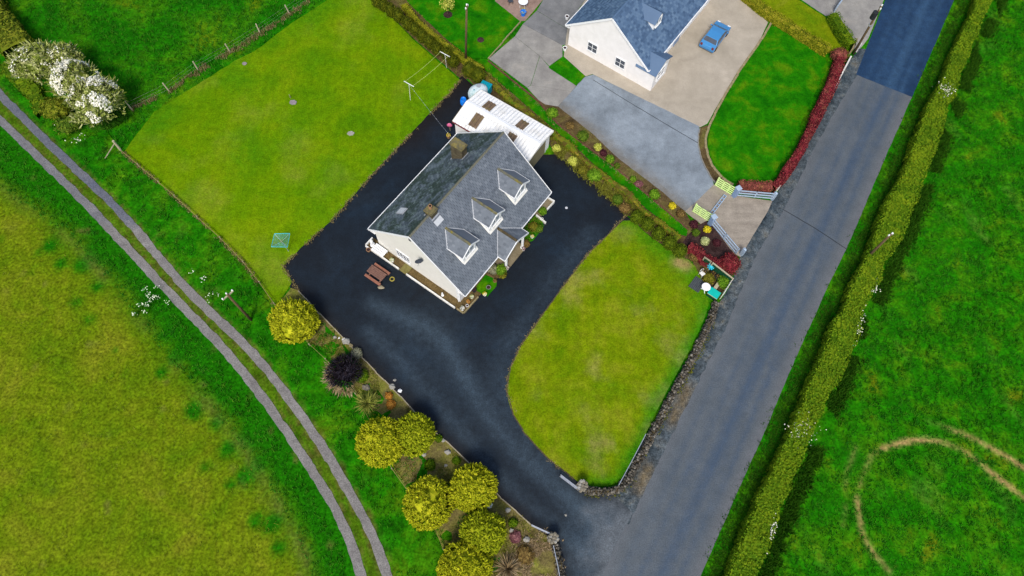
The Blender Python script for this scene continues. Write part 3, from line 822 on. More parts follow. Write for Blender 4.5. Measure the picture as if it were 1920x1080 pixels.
# the drive of the dormer house
WEAR = [smooth(P(a)) for a in ([(1150, 1010), (1090, 960), (1010, 890), (930, 805), (880, 720), (840, 650), (800, 610), (700, 570)],
                               [(1120, 1050), (1040, 990), (960, 915), (880, 830), (830, 770), (760, 690), (690, 620)],
                               [(1130, 985), (1060, 905), (975, 800), (930, 700), (990, 590), (1060, 500), (1110, 440)])]
def wear_w(x, y):
    t = 0
    for k, a in enumerate(WEAR):
        t = t + (.62, .42, .3)[k] * np.exp(-(pdist(x, y, a) / (.75, .6, 1.1)[k]) ** 2)
    mouth = P([(1150, 1000), (1120, 1060)])
    ctr = P([(800, 650), (900, 760)])
    return t * (.5 + .8 * fbm(x * .45, y * .45, 22)) + .7 * np.exp(-(pdist(x, y, mouth) / 3.4) ** 2) + .22 * np.exp(-(pdist(x, y, ctr) / 4) ** 2) + .25 * (fbm(x * .3, y * .3, 5) - .5)
dl = DRIVE + [DRIVE[0]]
def edge_w(x, y): return .7 * np.exp(-(pdist(x, y, dl) / .7) ** 2) + .9 * np.exp(-(pdist(x, y, P([(770, 250), (860, 160)])) / 2.2) ** 2)
DM = P([(1165, 960), (1150, 1020)])
DSTREAK = [P(a) for a in ([(1100, 960), (1150, 948)], [(1145, 990), (1170, 982)], [(1125, 1045), (1132, 1062)])]
def dust_w(x, y):
    t = .6 * np.exp(-(pdist(x, y, DM) / 1.5) ** 2) * (fbm(x * 1.2, y * 1.2, 33) > .45)
    dr = pdist(x, y, road_l); t = np.maximum(t, 1.15 * np.exp(-(dr / .55)) * (.35 + fbm(x * .9, y * .9, 53)) + .8 * np.exp(-(pdist(x, y, P([(1148, 985), (1135, 1060)])) / 1.9) ** 2) * np.clip((fbm(x * .8, y * .8, 35) - .38) * 3.5, 0, 1))
    for a in DSTREAK: t = np.maximum(t, .7 * np.exp(-(pdist(x, y, a) / .5) ** 2))
    return t
sheet('driveway', DRIVE, .018, M['tarmac'], 'black tarmac drive and yard wrapping around the dormer house', spacing=.45, jit=.04, attrs={'wear': wear_w, 'edge': edge_w, 'dust': dust_w})

# lawns
back_edge = BACK + [BACK[0]]
def bl_lush(x, y): return .3 * np.exp(-(pdist(x, y, P([(240, 270), (440, 118), (600, 10)])) / 2.2) ** 2) + .35 * np.exp(-(pdist(x, y, P([(862, 150), (720, 300)])) / 2.5) ** 2) + .9 * (fbm(x * .22, y * .22, 18) - .52)
def bl_dry(x, y): return 1.4 * np.maximum(0, fbm(x * .28, y * .28, 28) - .56)
sheet('lawn', BACK, .035, M['lawn'], 'large mown lawn behind the dormer house', spacing=.6, jit=.08, attrs={'lush': bl_lush, 'dry': bl_dry}, skirt=.06)
stone_side = P([(1330, 590), (1240, 752), (1165, 905), (1100, 915)]); nook_side = P([(1180, 420), (1290, 495), (1320, 550)])
def fl_lush(x, y): return .95 * np.exp(-(pdist(x, y, stone_side) / .9) ** 2) + .75 * np.exp(-(pdist(x, y, nook_side) / 1.6) ** 2) + .5 * (fbm(x * .4, y * .4, 3) - .55)
def fl_dry(x, y): return 1.1 * np.exp(-(pdist(x, y, P([(1272, 492), (1285, 497)])) / .5) ** 2) + 1.6 * np.maximum(0, fbm(x * .4, y * .4, 38) - .58)
sheet('lawn', FRONT, .035, M['lawn_front'], 'rounded front lawn between the black drive and the road', spacing=.5, jit=.05, attrs={'lush': fl_lush, 'dry': fl_dry}, skirt=.06)
STRIP = P([(903, 108), (915, 116), (1008, 192), (1043, 233), (1089, 269), (1149, 313), (1213, 367), (1289, 430), (1287, 443), (1272, 440), (1240, 413), (1181, 367), (1128, 322), (1085, 281), (1036, 241), (1000, 209), (960, 172), (893, 118)])
sheet('lawn', STRIP, .03, M['lawn_nb'], 'narrow bright green grass strip between the two plots', jit=.04, skirt=.05)
NL1 = P([(752, -10), (748, -60), (930, -60), (925, 0), (975, 40), (914, 111), (903, 110), (880, 108), (835, 72), (775, 15)])
sheet('lawn', NL1, .03, M['lawn_nb'], 'neighbour back lawn with two round soil rings', jit=.05, skirt=.05)
NL2 = P(smooth([(1447, 42), (1500, 75), (1545, 103), (1553, 125), (1530, 170), (1490, 255), (1450, 330), (1436, 345), (1380, 342), (1352, 328), (1332, 300), (1326, 265), (1332, 238), (1350, 200), (1390, 130), (1428, 78)], 1, True))
sheet('lawn', NL2, .03, M['lawn_nb'], 'rounded bright green neighbour lawn beside the red hedge', jit=.05, skirt=.05)
NL3 = P([(1418, -5), (1430, -60), (1460, -60), (1497, 0), (1548, 33), (1562, 60), (1592, 98), (1585, 112), (1557, 100), (1478, 47)])
sheet('lawn', NL3, .03, M['lawn_nb2'], 'pale green wedge of lawn between two clipped hedges', jit=.05, skirt=.05)
sheet('grass_patch', P([(1028, 127), (1058, 108), (1097, 143), (1080, 161)]), .03, M['lawn_nb'], 'small dark grass patch in front of the white neighbour gable', jit=.04, skirt=.05)

# neighbour paving: cast slabs, each its own piece
cy = thing('concrete_yard', 'grey concrete yard of large cast slabs beside the neighbour house', None, (0, 0, 0)); cy['kind'] = 'structure'
SLABS = [([(916, 110), (965, 68), (1012, 105), (995, 160), (988, 164)], 'concrete'), ([(965, 68), (980, 45), (1055, 85), (1055, 106), (1030, 124), (1012, 105)], 'concrete'),
         ([(980, 45), (1006, 20), (1064, 55), (1060, 84), (1055, 85)], 'concrete_dark'), ([(1006, 20), (1024, -10), (1060, -60), (1120, -60), (1097, 0), (1064, 48), (1064, 55)], 'concrete_dark'),
         ([(995, 160), (1012, 105), (1030, 126), (1081, 161), (1072, 172)], 'concrete'), ([(988, 164), (995, 160), (1072, 172), (1046, 200), (1022, 196), (1010, 188)], 'concrete')]
for pl, mt in SLABS:
    q = P(pl); cx = sum(p[0] for p in q) / len(q); cyy = sum(p[1] for p in q) / len(q)
    q = [(x + (cx - x) * .012, y + (cyy - y) * .012) for x, y in q]
    MB().prism(q[::-1], -.1, .02 + random.uniform(-.004, .004)).build('concrete_slab', M[mt], cy)
TAN = P([(1060, 84), (1064, 52), (1097, 0), (1120, -60), (1360, -60), (1398, 0), (1440, 42), (1425, 75), (1387, 128), (1345, 198), (1326, 232), (1312, 239), (1111, 139), (1098, 143), (1057, 106)])
sheet('concrete_apron', TAN, .016, M['tan'], 'tan concrete apron around the neighbour house and blue car', jit=.02, spacing=None)
DNB = P([(1046, 200), (1097, 144), (1112, 140), (1311, 237), (1309, 265), (1316, 300), (1336, 334), (1338, 346), (1312, 372), (1284, 397), (1232, 352), (1160, 298), (1105, 246)])
dnb_low = P([(1046, 200), (1105, 246), (1160, 298), (1232, 352), (1284, 397)])
def nb_mud(x, y): return .75 * np.exp(-(pdist(x, y, dnb_low) / 1.0) ** 2)
sheet('driveway', DNB, .02, M['drive_nb'], 'pale blue grey tarmac drive of the neighbour house', spacing=.5, jit=.05, attrs={'mud': nb_mud})
sheet('drive_joint', strip(P([(1112, 150), (1180, 192), (1260, 240), (1332, 282)]), .03), .0235, M['dark'], 'thin dark joint along the grey neighbour drive', jit=.02)
ENTRY = P([(1338, 346), (1378, 367), (1448, 377), (1440, 395), (1388, 482), (1376, 476), (1334, 420), (1320, 425), (1284, 397), (1312, 372)])
sheet('entrance_apron', ENTRY, .022, M['entry'], 'worn concrete entrance apron between the lime gates and road', jit=.02)
FORE = P([(1500, -2), (1520, -80), (1690, -80), (1657, 0), (1628, 72), (1606, 100), (1598, 84), (1575, 52), (1560, 28), (1548, 30)])
sheet('forecourt', FORE, .012, M['concrete'], 'pale concrete forecourt at the roadside top corner', jit=.03)
PAT = P([(930, -5), (935, -60), (1040, -60), (1018, 0), (985, 39), (975, 40), (926, 12)])
sheet('patio', PAT, .02, M['patio'], 'pinkish paved patio corner with a blue pot', jit=.02)

# beds
BED = P([(545, 540), (560, 545), (600, 588), (650, 640), (705, 697), (752, 743), (800, 795), (840, 832), (885, 875), (940, 935), (996, 984), (1030, 1008), (1046, 1045), (1052, 1085), (1060, 1170), (930, 1170), (850, 1075), (818, 1000), (772, 925), (738, 880), (690, 790), (660, 720), (618, 668), (575, 640), (520, 575)])
sheet('planting_bed', BED, .0, M['bed'], 'rough brown and mossy planting bed along the black drive', jit=.1, spacing=.5, zf=ground_z(.1, 1.2, 25))
BED2 = P([(870, 140), (893, 118), (1000, 209), (1036, 241), (1085, 281), (1128, 322), (1181, 367), (1240, 413), (1275, 441), (1300, 425), (1326, 412), (1336, 422), (1378, 478), (1386, 486), (1368, 530), (1345, 560), (1312, 520), (1298, 490), (1262, 473), (1208, 434), (1180, 405), (1172, 402), (1120, 352), (1062, 300), (1040, 290), (1020, 250), (893, 165)])
sheet('planting_bed', BED2, .004, M['soil'], 'soil bed with mixed shrubs along the boundary strip', jit=.08, spacing=.5, zf=ground_z(.06, 1.2, 26))
DARKB = P([(1288, 444), (1303, 426), (1326, 414), (1334, 421), (1376, 477), (1362, 500), (1310, 474), (1280, 455)])
sheet('flower_bed', DARKB, .05, M['soil_dark'], 'dark soil bed behind the blue grey rail fence', jit=.05)
BED3 = P([(915, 116), (1010, 188), (1046, 200), (1105, 246), (1160, 298), (1232, 352), (1284, 397), (1302, 424), (1290, 432), (1213, 367), (1149, 313), (1089, 269), (1043, 233), (1008, 192)])
sheet('flower_bed', BED3, .012, M['soil'], 'narrow soil border along the grey neighbour drive', jit=.06)
BED4 = P([(690, -10), (735, -60), (752, -40), (775, 15), (835, 72), (880, 110), (905, 122), (875, 150), (862, 146), (775, 72), (722, 18)])
sheet('planting_bed', BED4, .006, M['soil'], 'soil strip under the row of clipped conifers by the back lawn', jit=.06)
NBB = P([(1312, 240), (1326, 235), (1330, 240), (1324, 265), (1330, 300), (1350, 330), (1372, 344), (1362, 352), (1338, 340), (1316, 302), (1309, 265)])
sheet('flower_bed', NBB, .026, M['soil'], 'curved earthy edging bed around the neighbour lawn', jit=.04)
for (px, py, r, nm) in ((840, 28, .5, 'soil ring under the young tree on the neighbour lawn'), (901, 75, .38, 'empty soil ring on the neighbour lawn')):
    c = G(px, py)
    sheet('soil_ring', [(c[0] + math.cos(a * .45) * r, c[1] + math.sin(a * .45) * r) for a in range(14)], .05, M['soil_dark'], nm, jit=.03)

# ================================================================== HOUSE
HC = np.array([-4.8901, 30.8928, 0.0]); HY = 0.9767
HL, HWD, HE, HRZ = 12.885, 10.837, 2.413, 4.64
_ha = np.array([math.cos(HY), math.sin(HY)]); _hb = np.array([-math.sin(HY), math.cos(HY)])
def hw_(x, y, z=0.0):
    """house-local to world"""
    p = HC[:2] + _ha * x + _hb * y
    return (p[0], p[1], z)

def slate_field(mb, O, U, V, poly, ex=.26, wd=.33, th=.02, seed=0, lift=.012):
    """courses of slates on the plane O + u*U + v*V (unit vectors, V up the slope), clipped to a convex polygon in (u, v)"""
    rg = random.Random(seed)
    O, U, V = Vector(O), Vector(U), Vector(V); N_ = U.cross(V).normalized()
    vmin = min(p[1] for p in poly); vmax = max(p[1] for p in poly)
    k = 0; v = vmin
    while v < vmax - .02:
        v1 = min(v + ex, vmax)
        def span(vv):
            xs = []
            n = len(poly)
            for i in range(n):
                (a, b), (c, d) = poly[i], poly[(i + 1) % n]
                if (b - vv) * (d - vv) <= 0 and abs(b - d) > 1e-9: xs.append(a + (c - a) * (vv - b) / (d - b))
            return (min(xs), max(xs)) if len(xs) > 1 else None
        s0 = span(v + .004); s1 = span(v1 - .004)
        if s0 and s1:
            lo0, hi0 = s0; lo1, hi1 = s1
            lo, hi = min(lo0, lo1), max(hi0, hi1)
            u = math.floor(lo / wd) * wd + (wd / 2 if k % 2 else 0) - wd
            while u < hi:
                a0, b0 = max(u + .013, lo0), min(u + wd - .013, hi0); a1, b1 = max(u + .013, lo1), min(u + wd - .013, hi1)
                if b0 > a0 + .02 or b1 > a1 + .02:
                    b0 = max(b0, a0); b1 = max(b1, a1)
                    dv = rg.uniform(-.012, .012); h_ = lift + th + rg.uniform(0, .012)
                    p = [O + U * a0 + V * (v + dv) + N_ * h_, O + U * b0 + V * (v + dv) + N_ * h_, O + U * b1 + V * v1 + N_ * lift, O + U * a1 + V * v1 + N_ * lift,
                         O + U * a0 + V * (v + dv), O + U * b0 + V * (v + dv)]
                    mb.add(p, [(0, 1, 2, 3), (4, 5, 1, 0)])
                u += wd
        v += ex; k += 1

def build_raw(mb, name, mat, parent):
    me = bpy.data.meshes.new(name); me.from_pydata(mb.v, [], mb.f); me.update()
    return link(name, me, mat, parent)

def ridge_row(parent, a, b, step=.45, r=.09, name='ridge_tile', mat=None):
    a, b = Vector(a), Vector(b); d = (b - a); n = max(1, round(d.length / step)); t = d.normalized()
    mb = MB()
    ln = d.length / n
    vs = []
    for s_ in (0.006, ln - .006):
        for k in range(6):
            an = math.pi * (k / 5) * .86 + math.pi * .07
            vs.append((s_, math.cos(an) * r * 1.25, math.sin(an) * r - .05))
    mb.add(vs, [(k, k + 1, 7 + k, 6 + k) for k in range(5)] + [(0, 1, 2, 3, 4, 5)[::-1], (6, 7, 8, 9, 10, 11)])
    me = bpy.data.meshes.new(name); me.from_pydata(mb.v, [], mb.f); me.update(); me.materials.append(mat or M['ridge'])
    yaw = math.atan2(t.y, t.x)
    for i in range(n):
        o = bpy.data.objects.new(name, me); COL.objects.link(o); o.parent = parent
        o.location = a + t * (ln * i) + Vector((0, 0, random.uniform(-.008, .008)))
        o.rotation_euler = (random.uniform(-.05, .05), 0, yaw + random.uniform(-.01, .01))

def window(parent, c, wd, h, axis, out, mat=None, bars=(1, 1), name='window', depth=.08):
    """a framed window with glazing bars; axis: unit vector along the wall, out: outward normal; a part with pane sub-part"""
    c = Vector(c); ax = Vector(axis); ot = Vector(out); z = Vector((0, 0, 1))
    mb = MB()
    t = .07
    mb.bar(c - ax * wd / 2 + z * (h / 2), c + ax * wd / 2 + z * (h / 2), depth, t)
    mb.bar(c - ax * wd / 2 - z * (h / 2), c + ax * wd / 2 - z * (h / 2), depth + .1, t)
    for s_ in (-1, 1): mb.bar(c + ax * s_ * (wd / 2 - t / 2) - z * (h / 2), c + ax * s_ * (wd / 2 - t / 2) + z * (h / 2), t, depth, ot)
    for i in range(bars[0]):
        p = c + ax * (wd * ((i + 1) / (bars[0] + 1) - .5)); mb.bar(p - z * (h / 2), p + z * (h / 2), .055, depth * .8, ot)
    for i in range(bars[1]):
        p = c + z * (h * ((i + 1) / (bars[1] + 1) - .5)); mb.bar(p - ax * (wd / 2), p + ax * (wd / 2), depth * .7, .035)
    f = mb.build(name, M['white'], parent)
    mb = MB(); q = c - ot * .012
    mb.slab([q - ax * (wd / 2 - .03) - z * (h / 2 - .02), q + ax * (wd / 2 - .03) - z * (h / 2 - .02), q + ax * (wd / 2 - .03) + z * (h / 2 - .02), q - ax * (wd / 2 - .03) + z * (h / 2 - .02)], .02)
    mb.build('pane', mat or M['glass'], f)
    return f

house = thing('dormer_house', 'cream rendered slate roofed house with three dormers and pillared porch', 'house', tuple(HC), HY)
hx = HL / 2; hyw = HWD / 2; pitch = HRZ / hyw; RZ = HE + HRZ
wx, wy = hx - .1, 4.72
def roof_z(y): return RZ - pitch * abs(y)
mb = MB()   # wall shell with two gables
zt = roof_z(wy) - .1; za = RZ - .12
prof = [(-wy, -.05), (wy, -.05), (wy, zt), (0, za), (-wy, zt)]
vs = [(-wx, y, z) for y, z in prof] + [(wx, y, z) for y, z in prof]
mb.add(vs, [(0, 1, 2, 3, 4)[::-1], (5, 6, 7, 8, 9)] + [(i, (i + 1) % 5, 5 + (i + 1) % 5, 5 + i) for i in range(5)])
mb.build('wall', M['render_cream'], house)
mb = MB()   # whiter front wall skin
mb.box((0, -wy - .012, 1.15), (2 * wx + .02, .02, 2.3)); mb.build('front_wall', M['render_white'], house)
cp = math.cos(math.atan(pitch)); sp = math.sin(math.atan(pitch)); SLOPE = hyw / cp
for sgn, mat, nm in ((-1, 'slate', 'roof_slope'), (1, 'slate_moss', 'roof_slope')):
    mb = MB(); mb.slab([(-hx, sgn * hyw, HE), (hx, sgn * hyw, HE), (hx, 0, RZ), (-hx, 0, RZ)] if sgn < 0 else [(hx, hyw, HE), (-hx, hyw, HE), (-hx, 0, RZ), (hx, 0, RZ)], .09)
    rf = mb.build(nm, M['slate_under'], house)
    if sgn > 0: rf['label'] = 'darker mossy rear slope with pale lichen'
    mb = MB()
    U = (1, 0, 0) if sgn < 0 else (-1, 0, 0)
    O = (-hx, sgn * hyw, HE) if sgn < 0 else (hx, sgn * hyw, HE)
    V = (0, -sgn * cp, sp)
    slate_field(mb, O, U, V, [(.04, -.03), (HL - .04, -.03), (HL - .04, SLOPE - .04), (.04, SLOPE - .04)], seed=3 + sgn)
    so = build_raw(mb, 'slates', M[mat], rf); so['kind'] = 'stuff'
ridge_row(house, (-hx, 0, RZ + .03), (hx, 0, RZ + .03))
for s_ in (-1, 1):
    for sgn in (-1, 1):
        mb = MB(); mb.bar((s_ * (hx + .035), sgn * (hyw + .02), HE - .06), (s_ * (hx + .035), 0, RZ - .06), .055, .2); mb.build('bargeboard', M['white'], house)
for sgn in (-1, 1):
    mb = MB(); mb.bar((-hx, sgn * (hyw + .05), HE - .04), (hx, sgn * (hyw + .05), HE - .04), .12, .09); mb.bar((-hx, sgn * (hyw - .02), HE - .12), (hx, sgn * (hyw - .02), HE - .12), .03, .2)
    mb.box((0, sgn * (wy + hyw) / 2, HE - .2), (HL, hyw - wy, .03))
    mb.build('gutter', M['white'], house)
mb = MB(); mb.tube([(-wx - .09, -wy + .12, 2.5), (-wx - .09, -wy + .12, .0)], .055, 8); mb.build('downpipe', M['white'], house)
mb = MB(); mb.tube([(wx - .3, -wy - .1, 2.2), (wx - .3, -wy - .1, 0)], .05, 8); mb.build('downpipe', M['white'], house)
mb = MB(); mb.box((-wx - .03, -wy + .12, 1.25), (.05, .34, 2.5)); mb.build('corner_board', M['white'], house)
# gable window, vent, front windows and door
window(house, (-wx - .03, 1.62, 1.38), 1.55, 1.2, (0, 1, 0), (-1, 0, 0), bars=(3, 2))
mb = MB(); mb.box((-wx - .02, .12, 6.25), (.05, .2, .32)); mb.build('gable_vent', M['dark'], house)
for x in (-4.2, -2.6, 3.1, 5.0): window(house, (x, -wy - .05, 1.35), 1.5 if abs(x) > 2.7 else 1.1, 1.25, (1, 0, 0), (0, -1, 0), bars=(1, 1))
for x in (-4, 0, 4): window(house, (x, wy + .03, 1.4), 1.4, 1.1, (1, 0, 0), (0, 1, 0), bars=(1, 1))
mb = MB(); mb.box((0, -wy - .05, 1.0), (1.1, .06, 2.0)); d_ = mb.build('front_door', M['white'], house)
mb = MB(); mb.box((.4, -wy - .1, 1.0), (.05, .06, .12)); mb.build('handle', M['dark'], d_)

def dormer(x):
    hwd, zr, ze, yf, yw = 1.09, 5.87, 5.05, -4.02, -3.86
    yr0, ye0 = -(RZ - zr) / pitch, -(RZ - ze) / pitch
    mb = MB(); wz = .86
    zb = roof_z(yw) - .05
    k = (zr - ze) / hwd
    # cheeks and front face: closed prism down into the roof
    fr = [(x - wz, zb), (x + wz, zb), (x + wz, ze + (hwd - wz) * k - .07), (x, zr - .07), (x - wz, ze + (hwd - wz) * k - .07)]
    vs = [(a, yw, b) for a, b in fr] + [(a, yr0 - .5, max(b, roof_z(yr0 - .5) - .3)) for a, b in fr]
    mb.add(vs, [(0, 1, 2, 3, 4), (9, 8, 7, 6, 5)] + [(i, 5 + i, 5 + (i + 1) % 5, (i + 1) % 5) for i in range(5)])
    dm = mb.build('dormer', M['white'], house)
    L_ = math.hypot(hwd, zr - ze); U_len = yr0 - yf
    for s_ in (-1, 1):
        mb = MB()
        q = [(x + s_ * hwd, yf, ze), (x + s_ * hwd, ye0, ze), (x, yr0, zr), (x, yf, zr)]
        mb.slab(q if s_ < 0 else q[::-1], .05) if s_ > 0 else mb.slab(q[::-1], .05)
        V = Vector((-s_ * hwd, 0, zr - ze)).normalized()
        if s_ < 0: O, U = Vector((x - hwd, ye0, ze)), Vector((0, -1, 0)); poly = [(0, 0), (ye0 - yf, 0), (ye0 - yf, L_), (ye0 - yr0, L_)]
        else: O, U = Vector((x + hwd, yf, ze)), Vector((0, 1, 0)); poly = [(0, 0), (ye0 - yf, 0), (yr0 - yf, L_), (0, L_)]
        slate_field(mb, O, U, V, poly, ex=.2, wd=.28, seed=int(x * 10) + s_)
        r_ = build_raw(mb, 'roof', M['slate'], dm)
        mb = MB()   # white edge strips: verge at the front, gutter along the eave, pale valley behind
        mb.bar((x + s_ * (hwd + .02), yf - .03, ze - .03), (x, yf - .03, zr - .02), .06, .14)
        mb.bar((x + s_ * (hwd + .03), yf, ze - .01), (x + s_ * (hwd + .03), ye0 + .02, ze - .01), .07, .08)
        mb.build('fascia', M['white'], dm)
        mb = MB(); nn = Vector((0, -pitch, 1)).normalized() * .035
        a = Vector((x + s_ * hwd, ye0 - .04, ze)) + nn; b = Vector((x, yr0 + .02, zr)) + nn
        mb.bar(a, b, .13, .03, (0, -pitch, 1)); mb.build('valley', M['lead_pale'], dm)
        mb = MB()   # lead soaker beside the cheek
        a = Vector((x + s_ * (wz + .07), yw - .02, roof_z(yw - .02))) + nn; b = Vector((x + s_ * (wz + .07), ye0, roof_z(ye0))) + nn
        mb.bar(a, b, .12, .03, (0, -pitch, 1)); mb.build('flashing', M['white_old'], dm)
    mb = MB(); a = Vector((x - wz - .1, yw - .08, roof_z(yw - .08) + .03)); mb.bar(a, a + Vector((2 * wz + .2, 0, 0)), .22, .035, (0, -pitch, 1)); mb.build('apron', M['white_old'], dm)
    window(dm, (x, yw - .035, 4.68), 1.28, 1.02, (1, 0, 0), (0, -1, 0), M['glass_dormer'], bars=(1, 0))
    mb = MB(); mb.bar((x, yr0, zr + .045), (x, yf - .02, zr + .045), .2, .1); mb.build('ridge', M['ridge'], dm)
for x in (-3.6, .04, 3.71): dormer(x)

# porch
pz, pe, pw, pf, pb = 3.53, 2.43, 1.72, -6.22, -4.11
mb = MB()
pch = MB(); pch.add([(-1.4, -6.05, 2.42), (1.4, -6.05, 2.42), (0, -6.05, 3.38), (-1.4, -5.9, 2.42), (1.4, -5.9, 2.42), (0, -5.9, 3.38)], [(0, 1, 2), (5, 4, 3), (0, 3, 4, 1), (1, 4, 5, 2), (2, 5, 3, 0)])
porch = pch.build('porch', M['white'], house)
for s_ in (-1, 1):
    mb = MB()
    q = [(s_ * pw, pf, pe), (s_ * pw, -hyw + .02, pe), (0, pb, pz), (0, pf, pz)]
    mb.slab(q[::-1], .05) if s_ < 0 else mb.slab(q, .05)
    L_ = math.hypot(pw, pz - pe); V = Vector((-s_ * pw, 0, pz - pe)).normalized()
    if s_ < 0: O, U = Vector((-pw, -hyw, pe)), Vector((0, -1, 0)); poly = [(0, 0), (-hyw - pf, 0), (-hyw - pf, L_), (-hyw - pb, L_)]
    else: O, U = Vector((pw, pf, pe)), Vector((0, 1, 0)); poly = [(0, 0), (-hyw - pf, 0), (pb - pf, L_), (0, L_)]
    slate_field(mb, O, U, V, poly, ex=.22, wd=.3, seed=40 + s_)
    build_raw(mb, 'porch_roof', M['slate'], porch)
    mb = MB(); mb.bar((s_ * (pw + .02), pf - .03, pe - .03), (0, pf - .03, pz - .03), .06, .17); mb.bar((s_ * (pw + .03), pf, pe - .02), (s_ * (pw + .03), -hyw, pe - .02), .08, .09); mb.build('fascia', M['white'], porch)
    nn = Vector((0, -pitch, 1)).normalized() * .04
    mb = MB(); mb.bar(Vector((s_ * pw, -hyw + .02, HE)) + nn, Vector((0, pb + .02, RZ + pitch * pb)) + nn, .1, .03, (0, -pitch, 1)); mb.build('valley', M['lead_pale'], porch)
    mb = MB(); mb.lathe([(.2, 0), (.2, .12), (.13, .16), (.12, 2.2), (.17, 2.28), (.17, 2.42)], (s_ * 1.25, -6.0, 0), 14); mb.build('column', M['white'], porch)
mb = MB(); mb.bar((0, pb, pz + .04), (0, pf - .02, pz + .04), .22, .1); mb.build('ridge', M['kerb_dark'], porch)
mb = MB(); mb.box((0, -5.5, .06), (3.0, 1.56, .14)); mb.build('porch_floor', M['flag'], porch)

# chimneys
def chimney(cx, cy_, sx, sy, z0, z1, name_lab, potr, mat, white=False):
    mb = MB(); mb.box((cx, cy_, (z0 + z1) / 2), (sx, sy, z1 - z0)); c = mb.build('chimney', M[mat], house); c['label'] = name_lab
    mb = MB(); mb.box((cx, cy_, z1 + .05), (sx + .16, sy + .16, .12)); mb.box((cx, cy_, z1 + .15), (sx + .02, sy + .02, .1)); mb.build('chimney_cap', M['cap'], c)
    for p in potr:
        mb = MB(); mb.lathe([(.15, 0), (.13, .3), (.16, .32), (.16, .36), (.1, .36)], (cx + p[0], cy_ + p[1], z1 + .2), 12); mb.build('chimney_pot', M['pot'], c)
        mb = MB(); mb.lathe([(.098, 0), (.098, .012)], (cx + p[0], cy_ + p[1], z1 + .562), 12); mb.build('flue', M['soot'], c)
    for s_ in (-1, 1):
        mb = MB(); mb.box((cx, cy_ + s_ * (sy / 2 + .05), roof_z(cy_ + s_ * (sy / 2 + .05)) + .05), (sx + .2, .12, .04), 0, (pitch if (cy_ + s_ * sy / 2) < 0 else -pitch) * .75)
        mb.build('flashing', M['lead'], c)
    return c
chimney(3.25, 2.55, .72, 1.25, 3.6, 6.62, 'tall brown chimney on the rear slope', [], 'chimney')
c2 = chimney(-3.6, .0, .72, .72, 6.2, 7.42, 'short lichened chimney on the ridge', [(.05, .05)], 'chimney')
mb = MB(); mb.bar((-4.05, -.75, roof_z(.75) + .05), (-3.2, -.75, roof_z(.75) + .05), .5, .03, (0, -pitch, 1)); mb.build('front_flashing', M['lead_pale'], c2)
# roof light on the rear slope
mb = MB(); ym, xm = 3.35, -3.9; nn = Vector((0, pitch, 1)).normalized()
cc = Vector((xm, ym, roof_z(ym))); up = Vector((0, -cp, sp))
q = [cc + Vector((.36, 0, 0)) - up * .55 + nn * .1, cc + Vector((-.36, 0, 0)) - up * .55 + nn * .1, cc + Vector((-.36, 0, 0)) + up * .55 + nn * .1, cc + Vector((.36, 0, 0)) + up * .55 + nn * .1]
mb.slab(q, .12); rl = mb.build('roof_light', M['lead'], house)
mb = MB(); q2 = [p * .82 + (cc + nn * .11) * .18 + nn * .004 for p in q]; mb.slab(q2, .01); mb.build('pane', M['lead_pale'], rl)
# satellite dish on the gable
mb = MB(); mb.tube([(-wx, -.8, 4.0), (-wx - .3, -.8, 4.05)], .025, 6); dsh = mb.build('dish_bracket', M['dark'], house)
mb = MB(); mb.lathe([(.02, -.07), (.22, -.045), (.4, .0), (.42, .02), (.38, .015), (.2, -.02), (.02, -.045)], (0, 0, 0), 18)
do = mb.build('satellite_dish', M['dish'], dsh, True); do.location = (-wx - .4, -.85, 4.1); do.rotation_euler = (math.radians(84), 0, math.radians(-38)); do.scale = (.85, .85, .85)
mb = MB(); mb.tube([(-wx - .4, -.85, 3.85), (-wx - .8, -1.05, 4.02)], .015, 5); mb.build('feed_arm', M['metal'], dsh)

# surrounds of the house
def LP(pts): return [hw_(*p)[:2] for p in pts]
sheet('gravel_border', LP([(-7.2, 5.55), (-6.1, 5.55), (-6.1, -4.6), (-5.0, -4.6), (-5.05, -5.7), (-7.12, -5.62)]), .03, M['chips'], 'brown gravel border along the cream gable', jit=.03, skirt=.05)
mb = MB(); mb.box((0, 0, .045), (.86, .8, .05)); o = mb.build('doorstep_slab', M['olive']); o.location = hw_(-6.8, 1.2); o.rotation_euler[2] = HY; tag(o, 'mossy olive concrete slab crossing the gravel by the gable window', 'slab')
for i, (a, b, lab) in enumerate((((-7.22, 5.6), (-7.2, 1.66), 'white kerb wall edging the gravel behind the white slatted bench'), ((-7.2, .78), (-7.17, -4.75), 'long white kerb wall edging the gravel along the gable'), ((-7.14, 5.64), (-6.2, 5.64), 'short white kerb wall by the garden statue'),
                                 ((6.98, -4.75), (7.02, -5.62), 'stub of white kerb wall at the far house corner'), ((6.94, -5.6), (5.9, -5.55), 'white kerb wall in front of the far corner bed'))):
    mb = MB(); mb.bar(hw_(*a, .12), hw_(*b, .12), .13, .28); o = mb.build('kerb_wall', M['white_old'], bevel=.01); tag(o, lab, 'low wall', 'white kerb walls around the house')
mb = MB(); mb.bar(hw_(-7.12, -4.95, .1), hw_(-7.1, -5.65, .1), .12, .2); mb.bar(hw_(-7.05, -5.68, .1), hw_(-5.1, -5.75, .1), .12, .2); tag(mb.build('kerb_wall', M['kerb']), 'sandy stone kerb at the near front corner of the house', 'low wall')
sheet('gravel_border', LP([(-5.0, -4.7), (-2.7, -4.7), (-2.6, -6.0), (-2.9, -6.15), (-5.05, -5.72)]), .034, M['chips'], 'gravelly flower bed under the front wall left of the porch', jit=.03, skirt=.05)
